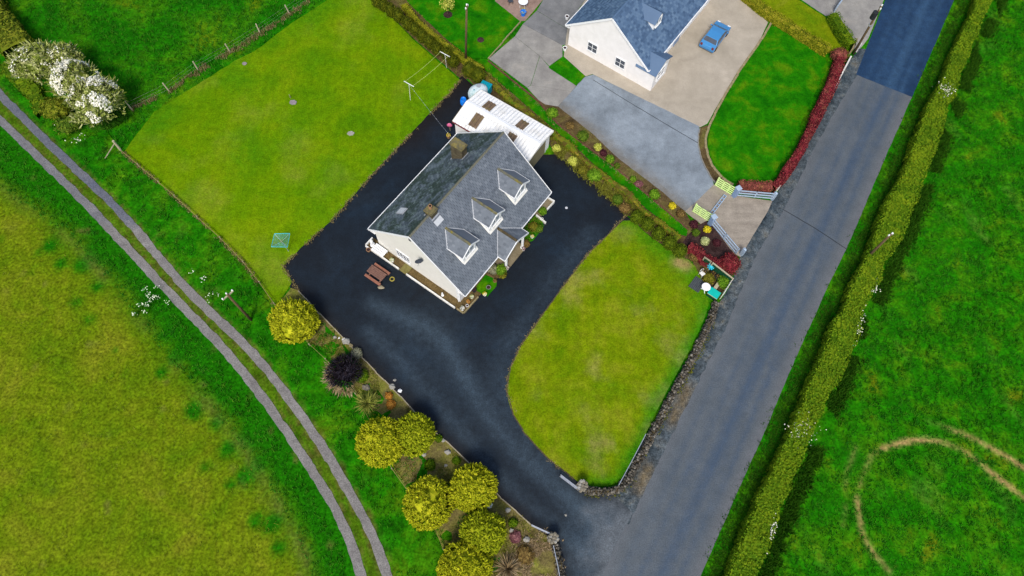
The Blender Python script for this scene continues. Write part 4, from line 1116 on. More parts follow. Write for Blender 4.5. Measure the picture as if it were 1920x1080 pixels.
sheet('lawn', LP([(-4.7, -5.2), (-4.3, -4.98), (-2.95, -4.95), (-2.72, -6.05), (-3.25, -6.42), (-4.55, -6.38)]), .06, M['lawn_nb'], 'tiny bright green lawn in front of the house near the porch', jit=.02, skirt=.06)
sheet('gravel_border', LP([(-2.6, -4.75), (-1.55, -4.75), (-1.55, -6.3), (-2.1, -6.4), (-2.6, -6.0)]), .03, M['chips'], 'planted gravel left of the porch floor', jit=.03, skirt=.05)
sheet('lawn', LP([(1.75, -4.95), (4.75, -4.95), (4.9, -5.6), (4.2, -6.35), (2.4, -6.35), (1.8, -5.9)]), .05, M['lawn_nb'], 'small planted lawn in front of the house right of the porch', jit=.03, skirt=.05)
sheet('gravel_border', LP([(4.8, -4.75), (7.0, -4.75), (7.0, -5.5), (5.0, -5.5)]), .04, M['flag'], 'brown bed inside the white kerb at the far house corner', jit=.02, skirt=.05)

# ================================================================== GARAGE
GC = np.array([-1.515, 40.193]); GY = -.565; gl, gw, ge, gr_ = 8.543, 4.594, 2.6, .542
gar = thing('garage', 'white garage with a corrugated white roof and brown roof panels', 'garage', (GC[0], GC[1], 0), GY)
ghx, ghy = gl / 2, gw / 2
mb = MB(); pr = [(-ghy + .15, -.05), (ghy - .15, -.05), (ghy - .15, ge - .1), (0, ge + gr_ - .12), (-ghy + .15, ge - .1)]
vs = [(-ghx + .15, y, z) for y, z in pr] + [(ghx - .25, y, z) for y, z in pr]
mb.add(vs, [(4, 3, 2, 1, 0), (5, 6, 7, 8, 9)] + [(i, (i + 1) % 5, 5 + (i + 1) % 5, 5 + i) for i in range(5)]); mb.build('wall', M['render_white'], gar)
def corr(x0, x1, s_, v0, v1, name, mat, lift=0.0, parent=None, pitch_=.36):
    """corrugated sheet over part of a garage roof slope; v 0 eave .. 1 ridge"""
    n = max(2, int((x1 - x0) / (pitch_ / 6))); vs = []; fs = []
    for i in range(n + 1):
        x = x0 + (x1 - x0) * i / n; dz = .045 * math.sin(2 * math.pi * x / pitch_) + lift
        for v in (v0, v1):
            vs.append((x, s_ * ghy * (1 - v), ge + gr_ * v + dz))
    for i in range(n):
        a = (2 * i, 2 * i + 2, 2 * i + 3, 2 * i + 1)
        fs.append(a if s_ < 0 else a[::-1])
    m2 = MB(); m2.add(vs, fs); o = build_raw(m2, name, M[mat], parent or gar)
    so = o.modifiers.new('thick', 'SOLIDIFY'); so.thickness = .02; so.offset = -1
    return o
M['corrug'] = plain('white_corrugated_sheet', (.8, .8, .79), .6, .3, var=.05, scale=1.2, dirt=(.46, .42, .34), dirtamt=.5)
for s_ in (-1, 1):
    # each slope laid as sheets about a metre wide
    for i in range(9):
        x0 = -ghx + i * gl / 9; x1 = x0 + gl / 9 + .05
        corr(x0, min(x1, ghx), s_, 0, .97, 'roof_sheet', 'corrug', lift=.004 * (i % 2))
for (x0, x1, s_, v0, v1) in ((-2.75, -1.85, 1, .3, .82), (-2.75, -1.85, -1, .2, .82), (1.1, 2.0, 1, .3, .82), (1.1, 2.0, -1, .2, .82)):
    corr(x0, x1, s_, v0, v1, 'roof_panel', 'brownroof', lift=.035)
mb = MB(); mb.bar((-ghx, -.13, ge + gr_ + .03), (ghx, -.13, ge + gr_ + .03), .3, .03, (0, -.22, 1)); mb.bar((-ghx, .13, ge + gr_ + .03), (ghx, .13, ge + gr_ + .03), .3, .03, (0, .22, 1)); mb.build('ridge_cap', M['white'], gar)
for s_ in (-1, 1):
    mb = MB(); mb.bar((s_ * (ghx + .02), -ghy, ge - .06), (s_ * (ghx + .02), 0, ge + gr_ - .05), .06, .14); mb.bar((s_ * (ghx + .02), ghy, ge - .06), (s_ * (ghx + .02), 0, ge + gr_ - .05), .06, .14); mb.build('bargeboard', M['timber_pale'] if s_ < 0 else M['white_old'], gar)
    mb = MB(); mb.bar((-ghx, s_ * (ghy + .05), ge - .06), (ghx, s_ * (ghy + .05), ge - .06), .1, .08); mb.build('gutter', M['maroon'] if s_ < 0 else M['white_old'], gar)
mb = MB(); mb.box((ghx - .23, -.15, 1.05), (.06, 3.0, 2.1)); dd = mb.build('garage_door', M['door_g'], gar)
for k in range(5):
    mb = MB(); mb.box((ghx - .19, -.15, .21 + k * .42), (.03, 2.96, .39)); mb.build('door_panel', M['door_g'], dd)
mb = MB(); mb.box((ghx - .22, -.15, 2.18), (.09, 3.2, .12)); mb.box((ghx - .22, -1.72, 1.07), (.09, .12, 2.12)); mb.box((ghx - .22, 1.42, 1.07), (.09, .12, 2.12)); mb.build('door_frame', M['white'], gar)

# ================================================================== NEIGHBOUR HOUSE
_pb, _pf = G(1061, 47, 2.6), G(1216, 133, 2.6)
nc = (_pb + _pf) / 2; nd = (_pb - _pf); NW = float(np.hypot(nd[0], nd[1])); NY = math.atan2(nd[1], nd[0]) - math.pi / 2   # local y runs to the back, x away along the ridge
NLn, NE, NR = 15.0, 2.6, 3.9
nh = thing('gable_house', 'neighbour house with white gable wall and blue slate roof', 'house', (nc[0], nc[1], 0), NY)
ny = NW / 2; npch = NR / ny
def nroof(y): return NE + NR - npch * abs(y)
mb = MB(); wy2 = ny - .45; zt2 = nroof(wy2) - .1
pr = [(-wy2, -.05), (wy2, -.05), (wy2, zt2), (0, NE + NR - .12), (-wy2, zt2)]
vs = [(.12, y, z) for y, z in pr] + [(NLn - .1, y, z) for y, z in pr]
mb.add(vs, [(4, 3, 2, 1, 0), (5, 6, 7, 8, 9)] + [(i, (i + 1) % 5, 5 + (i + 1) % 5, 5 + i) for i in range(5)]); mb.build('wall', M['render_white'], nh)
ncp, nsp = math.cos(math.atan(npch)), math.sin(math.atan(npch)); NS = ny / ncp
for s_ in (-1, 1):
    mb = MB(); q = [(0, s_ * ny, NE), (NLn, s_ * ny, NE), (NLn, 0, NE + NR), (0, 0, NE + NR)]; mb.slab(q if s_ < 0 else q[::-1], .09); r_ = mb.build('roof_slope', M['slate_nb'], nh)
    mb = MB(); slate_field(mb, (0, -ny, NE) if s_ < 0 else (NLn, ny, NE), (1, 0, 0) if s_ < 0 else (-1, 0, 0), (0, -s_ * ncp, nsp), [(0, 0), (NLn, 0), (NLn, NS), (0, NS)], ex=.25, wd=.32, seed=60 + s_)
    so = build_raw(mb, 'slates', M['slate_nb'], r_); so['kind'] = 'stuff'
    mb = MB(); mb.bar((-.04, s_ * (ny + .02), NE - .06), (-.04, 0, NE + NR - .06), .06, .2); mb.build('bargeboard', M['white'], nh)
    mb = MB(); mb.bar((0, s_ * (ny + .05), NE - .05), (NLn, s_ * (ny + .05), NE - .05), .12, .1); mb.box((NLn / 2, s_ * (ny + wy2) / 2, NE - .2), (NLn, ny - wy2, .03)); mb.build('gutter', M['white'], nh)
ridge_row(nh, (0, 0, NE + NR + .03), (NLn, 0, NE + NR + .03), mat=M['slate_nb'])
for y, wd in ((1.6, 1.2), (-1.8, 1.2)): window(nh, (.07, y, 1.5), wd, 1.1, (0, 1, 0), (-1, 0, 0), bars=(1, 1))
for x in (2.2, 5.0, 9.5, 12.5): window(nh, (x, -wy2 - .05, 1.4), 1.4, 1.2, (1, 0, 0), (0, -1, 0), bars=(1, 1))
mb = MB(); mb.box((7.2, -wy2 - .04, 1.02), (1.1, .07, 2.05)); mb.build('front_door', M['fence_blue'], nh)
# gabled white dormer on the front slope and a projecting front bay
def nb_dormer(x):
    yf = -ny * .62; mb = MB()
    zr = NE + NR * .82; ze = zr - .7; zb = nroof(yf) - .05; yb = -(NE + NR - zr) / npch - .05
    fr = [(x - .8, zb), (x + .8, zb), (x + .8, ze), (x, zr - .06), (x - .8, ze)]
    vs = [(a, yf, b) for a, b in fr] + [(a, yb, b) for a, b in fr]
    mb.add(vs, [(0, 1, 2, 3, 4), (9, 8, 7, 6, 5)] + [(i, 5 + i, 5 + (i + 1) % 5, (i + 1) % 5) for i in range(5)]); d = mb.build('dormer', M['white'], nh)
    for s_ in (-1, 1):
        mb = MB(); q = [(x + s_ * 1.0, yf - .15, ze - .13), (x + s_ * 1.0, -(NE + NR - ze) / npch, ze - .13), (x, yb, zr), (x, yf - .15, zr)]; mb.slab(q if s_ > 0 else q[::-1], .06); mb.build('roof', M['slate_nb'], d)
    window(d, (x, yf - .04, (zb + ze) / 2 + .1), 1.1, .9, (1, 0, 0), (0, -1, 0), M['glass_dormer'], bars=(1, 0))
nb_dormer(4.2); nb_dormer(9.8)
mb = MB(); bx, by_ = 1.6, -wy2
mb.add([(bx - 1.5, by_, 0), (bx + 1.5, by_, 0), (bx + 1.5, by_ - 1.2, 0), (bx - 1.5, by_ - 1.2, 0), (bx - 1.5, by_, 2.5), (bx + 1.5, by_, 2.5), (bx + 1.5, by_ - 1.2, 2.5), (bx - 1.5, by_ - 1.2, 2.5), (bx, by_, 3.3), (bx, by_ - 1.2, 3.3)],
       [(0, 3, 2, 1), (0, 4, 7, 3), (1, 2, 6, 5), (3, 7, 9, 6, 2), (0, 1, 5, 8, 4)]); bay = mb.build('front_bay', M['render_white'], nh)
for s_ in (-1, 1):
    mb = MB(); q = [(bx + s_ * 1.7, by_ - 1.4, 2.42), (bx + s_ * 1.7, by_ + 1.0, 2.42), (bx, by_ + 1.5, 3.35), (bx, by_ - 1.4, 3.35)]; mb.slab(q if s_ > 0 else q[::-1], .07); mb.build('roof', M['slate_nb'], bay)
window(bay, (bx, by_ - 1.24, 1.4), 1.6, 1.2, (1, 0, 0), (0, -1, 0), bars=(1, 1))
mb = MB(); mb.box((7.5, 0, NE + NR + .3), (1.4, .75, 1.3)); c_ = mb.build('chimney', M['render_white'], nh); mb = MB(); mb.box((7.5, 0, NE + NR + 1.0), (1.55, .9, .12)); mb.build('chimney_cap', M['cap'], c_)

# blue car on the apron
cc = G(1341, 68, .6); cd = G(1356, 48, .6) - G(1326, 88, .6)
car = thing('parked_car', 'small blue hatchback parked on the tan apron', 'car', (cc[0], cc[1], 0.016), math.atan2(cd[1], cd[0]))
prof = [(-2.0, .35), (-2.05, .62), (-1.95, .9), (-1.62, 1.02), (-1.25, 1.42), (-.3, 1.5), (.45, 1.43), (1.1, 1.0), (1.75, .86), (2.02, .68), (2.05, .4), (1.9, .25), (-1.85, .25)]
vs = []; 
for hw2, k in ((.83, 1), ):
    pass
n_ = len(prof)
def sect(y, inset):
    o = []
    for x, z in prof:
        f_ = max(0, (z - .95)) / .55
        o.append((x * (1 - .02 * inset), y * (1 - .2 * f_) * (1 - .05 * inset), z))
    return o
vs = sect(-.86, 0) + sect(.86, 0)
mb = MB(); mb.add(vs, [tuple(range(n_)), tuple(range(n_, 2 * n_))[::-1]] + [((i + 1) % n_, i, n_ + i, n_ + (i + 1) % n_) for i in range(n_)])
mb.build('body', M['car'], car, False, .06)
def strip_win(pts, name):
    mb = MB(); mb.slab(pts, .015); return mb.build(name, M['glass'], car)
strip_win([(.52, -.62, 1.412), (1.06, -.78, 1.055), (1.06, .78, 1.055), (.52, .62, 1.412)], 'windscreen')
strip_win([(-1.28, .64, 1.42), (-1.6, .76, 1.07), (-1.6, -.76, 1.07), (-1.28, -.64, 1.42)], 'rear_window')
for s_ in (-1, 1):
    q = [(-1.15, s_ * .735, 1.36), (.42, s_ * .735, 1.38), (.92, s_ * .862, 1.06), (-1.45, s_ * .862, 1.02)]
    strip_win(q if s_ > 0 else q[::-1], 'side_window')
    mb = MB(); mb.box((1.9, s_ * .6, .72), (.22, .34, .14)); mb.build('headlight', M['white'], car, False, .03)
    mb = MB(); mb.box((-1.97, s_ * .66, .82), (.14, .24, .24)); mb.build('tail_light', M['maroon'], car, False, .02)
    mb = MB(); mb.box((.75, s_ * .98, 1.02), (.12, .2, .12)); mb.build('wing_mirror', M['car'], car, False, .03)
    for x in (-1.25, 1.28):
        mb = MB(); mb.lathe([(.1, -.1), (.3, -.1), (.31, 0), (.3, .1), (.1, .1)], (0, 0, 0), 18); wv = mb.build('wheel', M['rubber'], car); wv.location = (x, s_ * .78, .31); wv.rotation_euler = (math.pi / 2, 0, 0)

# ================================================================== TREES AND SHRUBS
def gold_tree(px, py, r, h, mat, label, seed):
    c = G(px, py, h * .5)
    rng = np.random.default_rng(seed); lmp = rng.uniform(.08, .16)
    t = thing('golden_conifer', label, 'tree', (c[0], c[1], 0), 0, 'golden ball shaped conifers along the drive')
    R_ = r - .19
    p, d = ball_pts(430, R_ * rng.uniform(.95, 1.05), R_ * rng.uniform(.95, 1.05), h - .12, lmp, zmin=-.6, depth=.03, seed=seed, rng=rng, k=3.2)
    if seed == 4:
        far = np.hypot(p[:, 0] - .5, p[:, 1] - .45) > .42; p, d = p[far | (p[:, 2] < h * .5)], d[far | (p[:, 2] < h * .5)]
    k = 9
    pc = np.repeat(p, k, 0); dc = np.repeat(d, k, 0)
    lo = rng.normal(0, 1, pc.shape) * .085
    lo -= dc * (lo * dc).sum(1)[:, None] * .6
    pc = pc + lo + dc * np.repeat(rng.uniform(-.1, .12, len(p)), k)[:, None]
    lst = [cards(pc, unit(dc + np.array([0, 0, .5])), .18, .13, .35, 'spike', rng), cards(pc, unit(dc * .7 + np.array([0, 0, .55])), .25, .15, .5, 'flat', rng), core(R_, R_, h - .1, seed, lmp, .78 if seed == 4 else .88, 20, 12, 3.2)]
    q, dq = ball_pts(110, R_, R_, h, .08, zmin=-.2, depth=.05, seed=seed, rng=rng, k=3.2)
    lst.append(cards(q, unit(dq + np.array([0, 0, .3])), .36, .14, .3, 'spike', rng))
    v, f = join(lst)
    link('crown', arrays_mesh('crown', v, f), mat, t)
    MB().tube([(0, 0, -.1), (.03, .02, h * .3), (0, 0, h * .7)], .16, 8, .06).build('trunk', M['bark'], t)
gold_tree(550, 602, 2.0, 3.3, M['gold'], 'golden ball conifer alone at the corner of the back lawn fence', 1)
gold_tree(713, 829, 1.98, 3.3, M['gold'], 'golden ball conifer at the lane side of the touching pair', 2)
gold_tree(776, 814, 1.72, 2.9, M['gold2'], 'greener ball conifer at the drive side of the touching pair', 3)
gold_tree(803, 943, 1.92, 3.1, M['gold'], 'golden ball conifer with a dark hole in its crown beside the lane fence', 4)
gold_tree(887, 915, 1.82, 3.1, M['gold'], 'golden ball conifer touching the drive edge', 5)
gold_tree(906, 1000, 1.78, 3.0, M['gold2'], 'golden ball conifer between the drive edge one and the cut off bottom one', 6)
gold_tree(872, 1066, 2.0, 3.1, M['gold'], 'golden ball conifer cut off by the bottom edge of the picture', 7)

# hawthorns in blossom at the top of the lane
def hawthorn(px, py, rx, ry, h, label, seed, fl=900, patches=(), n=2300):
    c = G(px, py, h * .6); rng = np.random.default_rng(seed)
    t = thing('hawthorn_tree', label, 'tree', (c[0], c[1], 0), 0, 'hawthorns in blossom at the lane side')
    p, d = ball_pts(n, rx, ry, h * .8, .3, zmin=-.5, depth=.4, seed=seed, rng=rng, k=1.9)
    g_ = vnoise(p[:, 0] * 1.9 + 9, p[:, 1] * 1.9 + p[:, 2] * 1.3, seed); keep = g_ > .3
    p, d = p[keep], d[keep]
    v, f = join([cards(p, unit(d + np.array([0, 0, .3])), .3, .16, .6, 'flat', rng), cards(p[::3], unit(d + np.array([0, 0, .6]))[::3], .5, .14, .4, 'spike', rng), core(rx, ry, h * .8, seed, .3, .66, 16, 9, 1.9)])
    v[:, 2] += h * .2
    link('crown', arrays_mesh('crown', v, f), M['may'], t)
    q, dq = ball_pts(fl * 3, rx * 1.01, ry * 1.01, h * .82, .3, zmin=-.1, depth=.12, seed=seed, rng=rng, k=1.9)
    sc = vnoise(q[:, 0] * 1.3 + 3, q[:, 1] * 1.3 + seed, seed + 4) * .9
    for (dx, dy, rr) in patches: sc = np.maximum(sc, 1.3 - np.hypot(q[:, 0] - dx, q[:, 1] - dy) / rr)
    o_ = np.argsort(-sc - rng.uniform(0, .1, len(q)))[:fl]
    v, f = cards(q[o_], unit(dq[o_] + np.array([0, 0, .5])), .2, .16, .3, 'flat', rng); v[:, 2] += h * .2
    link('blossom', arrays_mesh('blossom', v, f), M['blossom'], t)
    mb = MB(); mb.tube([(0, 0, -.1), (.1, 0, h * .35), (0, .1, h * .7)], .16, 8, .07)
    for k in range(5):
        a = k * 1.26; mb.tube([(0.05, 0, h * .25), (math.cos(a) * rx * .4, math.sin(a) * ry * .4, h * .5), (math.cos(a) * rx * .75, math.sin(a) * ry * .75, h * .62)], .07, 5, .02)
    mb.build('trunk', M['bark'], t)
hawthorn(68, 118, 2.5, 2.2, 3.8, 'pale green hawthorn with sparse blossom at the upper end of the hawthorn group', 21, 200)
hawthorn(122, 108, 1.5, 1.4, 3.6, 'small pale hawthorn squeezed behind the two white ones', 25, 130, n=1100)
hawthorn(140, 150, 2.1, 1.9, 4.3, 'hawthorn white with thick blossom in the middle of the group', 22, 1500, [(-.9, -.8, 1.1), (-.2, .9, .9)], n=1800)
hawthorn(180, 190, 2.3, 2.5, 4.4, 'large hawthorn covered in cream blossom at the end by the lawn', 23, 1500, [(1.2, -.9, 1.0), (.4, 1.2, .8)], n=2800)
shrub('bramble_bush', 'green gold bush below the blossoming hawthorns by the lane', 'bush', tuple(G(105, 205, .8)[:2]), 1.5, 1.3, 1.8, M['may2'], 900, .22, .12, seed=31, lump=.3, coremat=None)
shrub('elder_bush', 'dark green bush with white flower heads below the hawthorns', 'bush', tuple(G(128, 236, .6)[:2]), 1.2, 1.0, 1.5, M['leaf_mid'], 600, .22, .12, seed=32, lump=.3)
for i, (px, py, lab) in enumerate(((120, 232, 'white flower heads beside the dark elder bush by the lane'), (148, 262, 'white flower heads at the lane end of the hawthorns'))):
    c = G(px, py, 1.0); x, y = RNG.normal(c[0], .45, 22), RNG.normal(c[1], .3, 22)
    v, f = cards(np.column_stack([x, y, RNG.uniform(.9, 1.35, 22)]), np.tile([0, 0, 1.0], (22, 1)), .13, .12, .4)
    st = MB()
    for a, b in list(zip(x, y))[:22]: st.tube([(a, b, 0), (a, b, 1.0)], .012, 4)
    o = thing('cow_parsley', lab, 'wildflower', (0, 0, 0)); link('flower', arrays_mesh('flower', v, f), M['cow'], o)['kind'] = 'stuff'; st.build('stem', M['grass_long'], o)['kind'] = 'stuff'
lane_h = P([(-60, -20), (-10, 30), (25, 70), (48, 110)])
hedge('hedge', 'rough olive green hedge at the top left corner leading to the hawthorns', lane_h, 3.0, 1.8, M['may2'], .28, .15, 34, seed=33, rough=.35)
hedge('hedge', 'low brambly hedge on the lane side of the hawthorns', P([(20, 125), (60, 170), (90, 215)]), 1.5, .8, M['hedge_green'], .24, .12, 34, seed=34, rough=.4)
hedge('hedge', 'dark green growth between the hawthorns and the back lawn corner', P([(172, 240), (205, 234), (236, 216)]), 1.1, .6, M['growth_and_shade'], .24, .12, 75, seed=35, rough=.6)

# dark bush with a straw skirt, cordyline
c = G(646, 697, .9)
db = thing('purple_bush', 'dark purple spiky bush with a straw coloured skirt beside the drive', 'bush', (c[0], c[1], 0))
p, d = ball_pts(1300, 1.22, 1.2, 1.9, .25, zmin=-.3, depth=.3, seed=41, k=2)
v, f = join([cards(p, unit(d + np.array([0, 0, .35])), .5, .07, .4, 'spike'), core(1.22, 1.2, 1.9, 41, .25, .76, 16, 9, 2)])
link('foliage', arrays_mesh('foliage', v, f), M['purple'], db)
an = RNG.uniform(math.radians(150), math.radians(300), 420); rr = RNG.uniform(1.1, 1.7, 420)
p = np.column_stack([np.cos(an) * rr, np.sin(an) * rr, RNG.uniform(.05, .5, 420)])
v, f = cards(p, np.column_stack([np.cos(an), np.sin(an), np.full(420, -.15)]), .5, .07, .35, 'spike')
link('dead_skirt', arrays_mesh('dead_skirt', v, f), M['straw'], db)
def spiky(name, label, cat, px, py, r, n, mat, lift=.5, z=.5):
    c = G(px, py, z); t = thing(name, label, cat, (c[0], c[1], 0))
    an = RNG.uniform(0, 2 * math.pi, n); e = RNG.uniform(-.25, 1.3, n)
    d = np.column_stack([np.cos(an) * np.cos(e), np.sin(an) * np.cos(e), np.sin(e)])
    v, f = cards(d * .08 + np.array([0, 0, lift]), d, r, .085, .05, 'spike')
    link('leaves', arrays_mesh('leaves', v, f), mat, t); MB().tube([(0, 0, -.05), (0, 0, lift)], .09, 8, .07).build('trunk', M['bark'], t)
spiky('cordyline', 'yellow green cordyline with sword leaves next to the purple bush', 'plant', 688, 757, 1.0, 260, M['yucca'], .8, .8)
spiky('ornamental_grass', 'pale straw coloured ornamental grass at the bottom of the bed', 'plant', 952, 1066, 1.0, 320, M['straw'], .25, .3)

# conifers clipped to ovals along the back lawn
row = [(1066, 12), (1115, 40), (1170, 80), (1230, 122), (1293, 180), (1350, 222), (1403, 272), (1460, 318), (1518, 368), (1590, 405), (1637, 460)]
ords = ['first', 'second', 'third', 'fourth', 'fifth', 'sixth', 'seventh', 'eighth', 'ninth', 'tenth', 'eleventh']
for i, (zx, zy) in enumerate(row):
    h = (1.75, 1.7, 1.9, 2.0, 1.9, 1.7, 1.9, 1.85, 1.7, 1.5, 1.6)[i]
    c = G(440 + zx / 4, zy / 4, h * .5)
    shrub('clipped_conifer', f'olive oval conifer, {ords[i]} from the top edge in the row along the back lawn', 'conifer', (c[0], c[1]), .5, .5, h, M['conifer'], 620, .17, .07, 'oval conifers along the back lawn', 'spike', .45, seed=50 + i, lump=.08, depth=.1, crown='crown', stem='trunk', cs=.9)
for i, (px, py, lab) in enumerate(((880, 132, 'olive oval conifer behind the oil tank nearest the back lawn'), (896, 142, 'olive oval conifer right behind the turquoise box'))):
    c = G(px, py, 1.0); shrub('clipped_conifer', lab, 'conifer', (c[0], c[1]), .66, .66, 2.0, M['conifer'], 620, .17, .07, 'oval conifers along the back lawn', 'spike', .45, seed=65 + i, lump=.1, depth=.1, crown='crown', stem='trunk', cs=.9)
for i, (px, py) in enumerate(((1195, 408), (1214, 421), (1235, 439), (1256, 457), (1275, 471))):
    h = 1.5; c = G(px, py, h * .5)
    shrub('ball_conifer', f'green ball conifer, {ords[i]} from the black drive in the row by the front lawn', 'conifer', (c[0], c[1]), .56, .58, h, M['conifer2'], 640, .16, .07, 'ball conifers beside the front lawn', 'spike', .5, seed=70 + i, lump=.07, depth=.1, crown='crown', stem='trunk', cs=.9)

# hedges
road_hedge, hp, hn = hedge('hedge', 'long clipped yellow green hedge between road verge and right field', hc, 2.4, HH, M['hedge'], .19, .12, 75, seed=81, widths=hw, rough=.24, heights=[1, 1.08, .95, 1.05, .92, 1.06, 1.0, .93, 1.07, .97, 1.05, .95, 1])

def blossoms(name, label, px, py, r, n, z=1.5, mat='blossom', ry=None, ang=0.0, sz=.115):
    n = int(n * .65)
    c = G(px, py, z); ry = ry or r
    a, b = RNG.normal(0, r * .5, n), RNG.normal(0, ry * .5, n)
    x = c[0] + a * math.cos(ang) - b * math.sin(ang); y = c[1] + a * math.sin(ang) + b * math.cos(ang)
    v, f = cards(np.column_stack([x, y, z + RNG.uniform(-.05, .16, n)]), np.tile([0, 0, 1.0], (n, 1)), sz, sz * .85, .55)
    o = link(name, arrays_mesh(name, v, f), M[mat]); return tag(o, label, kind='stuff')
blossoms('hawthorn_blossom', 'white blossom clump high up on the roadside hedge near the newer tarmac', 1774, 168, .9, 150)
blossoms('hawthorn_blossom', 'white blossom clump on the roadside hedge opposite the front lawn end', 1506, 806, 1.1, 190)
blossoms('hawthorn_blossom', 'thin line of white blossom on the field edge of the hedge below the pole', 1612, 612, .3, 60, ry=1.8, ang=math.radians(-22))
blossoms('hawthorn_blossom', 'white blossom on the field edge of the hedge near the bottom', 1449, 992, .25, 60, ry=1.0, ang=math.radians(-22))
blossoms('hawthorn_blossom', 'faint blossom specks on the hedge beside the roadside pole', 1640, 540, .3, 40, ry=1.0, ang=math.radians(-22))
red_l = P([(1574, 112), (1546, 188), (1500, 283), (1464, 340), (1448, 353)], .6)
hedge('red_hedge', 'long dark red hedge between neighbour lawn and road shoulder', red_l, 1.15, 1.1, M['red'], .16, .1, 80, seed=83, widths=[1.15, 1.0, .95, .85, .8], rough=.2)
hedge('red_hedge', 'short red hedge behind the upper blue grey rail fence', P([(1446, 352), (1420, 350), (1385, 349)], .6), .85, 1.0, M['redbrown'], .15, .1, 80, seed=84)
shrub('red_brown_shrub', 'brownish red shrub at the top end of the long red hedge', 'shrub', tuple(G(1574, 104, .6)[:2]), .95, .9, 1.3, M['redbrown'], 420, .17, .11, seed=85)
hedge('hedge', 'clipped green hedge along the edge of the rounded neighbour lawn', P([(1395, -12), (1440, 25), (1482, 52), (1520, 76), (1553, 98)], .5), 1.0, .95, M['hedge_low'], .16, .1, 75, seed=86)
hedge('hedge', 'short clipped hedge beside the pale forecourt', P([(1560, 30), (1576, 58), (1596, 88)], .6), 1.0, 1.2, M['hedge_green'], .16, .1, 80, seed=87)
hedge('red_hedge', 'red and brown hedge between front lawn corner and dark soil bed', P([(1290, 464), (1312, 478), (1335, 492), (1356, 508)], .5), .8, 1.0, M['red'], .15, .1, 80, seed=88, rough=.3)
shrub('red_robin_shrub', 'big bright red shrub at the roadside corner of the rail fence', 'shrub', tuple(G(1368, 494, .7)[:2]), 1.0, 1.05, 1.45, M['red'], 700, .17, .11, seed=89, lump=.2)
hedge('hedge', 'loose yellow hedge along the upper side of the oval conifers', P([(757, 10), (790, 48), (838, 88), (872, 112), (905, 133)], .4), .7, .7, M['hedge_low'], .16, .09, 70, seed=90, rough=.35)
hedge('hedge', 'low loose hedge between garage and ball conifers', P([(905, 140), (960, 190), (1000, 220), (1043, 254), (1085, 292), (1128, 327), (1170, 358), (1204, 392), (1244, 422), (1273, 449)], .3), .55, .5, M['mixed'], .16, .09, 60, seed=91, rough=.6)

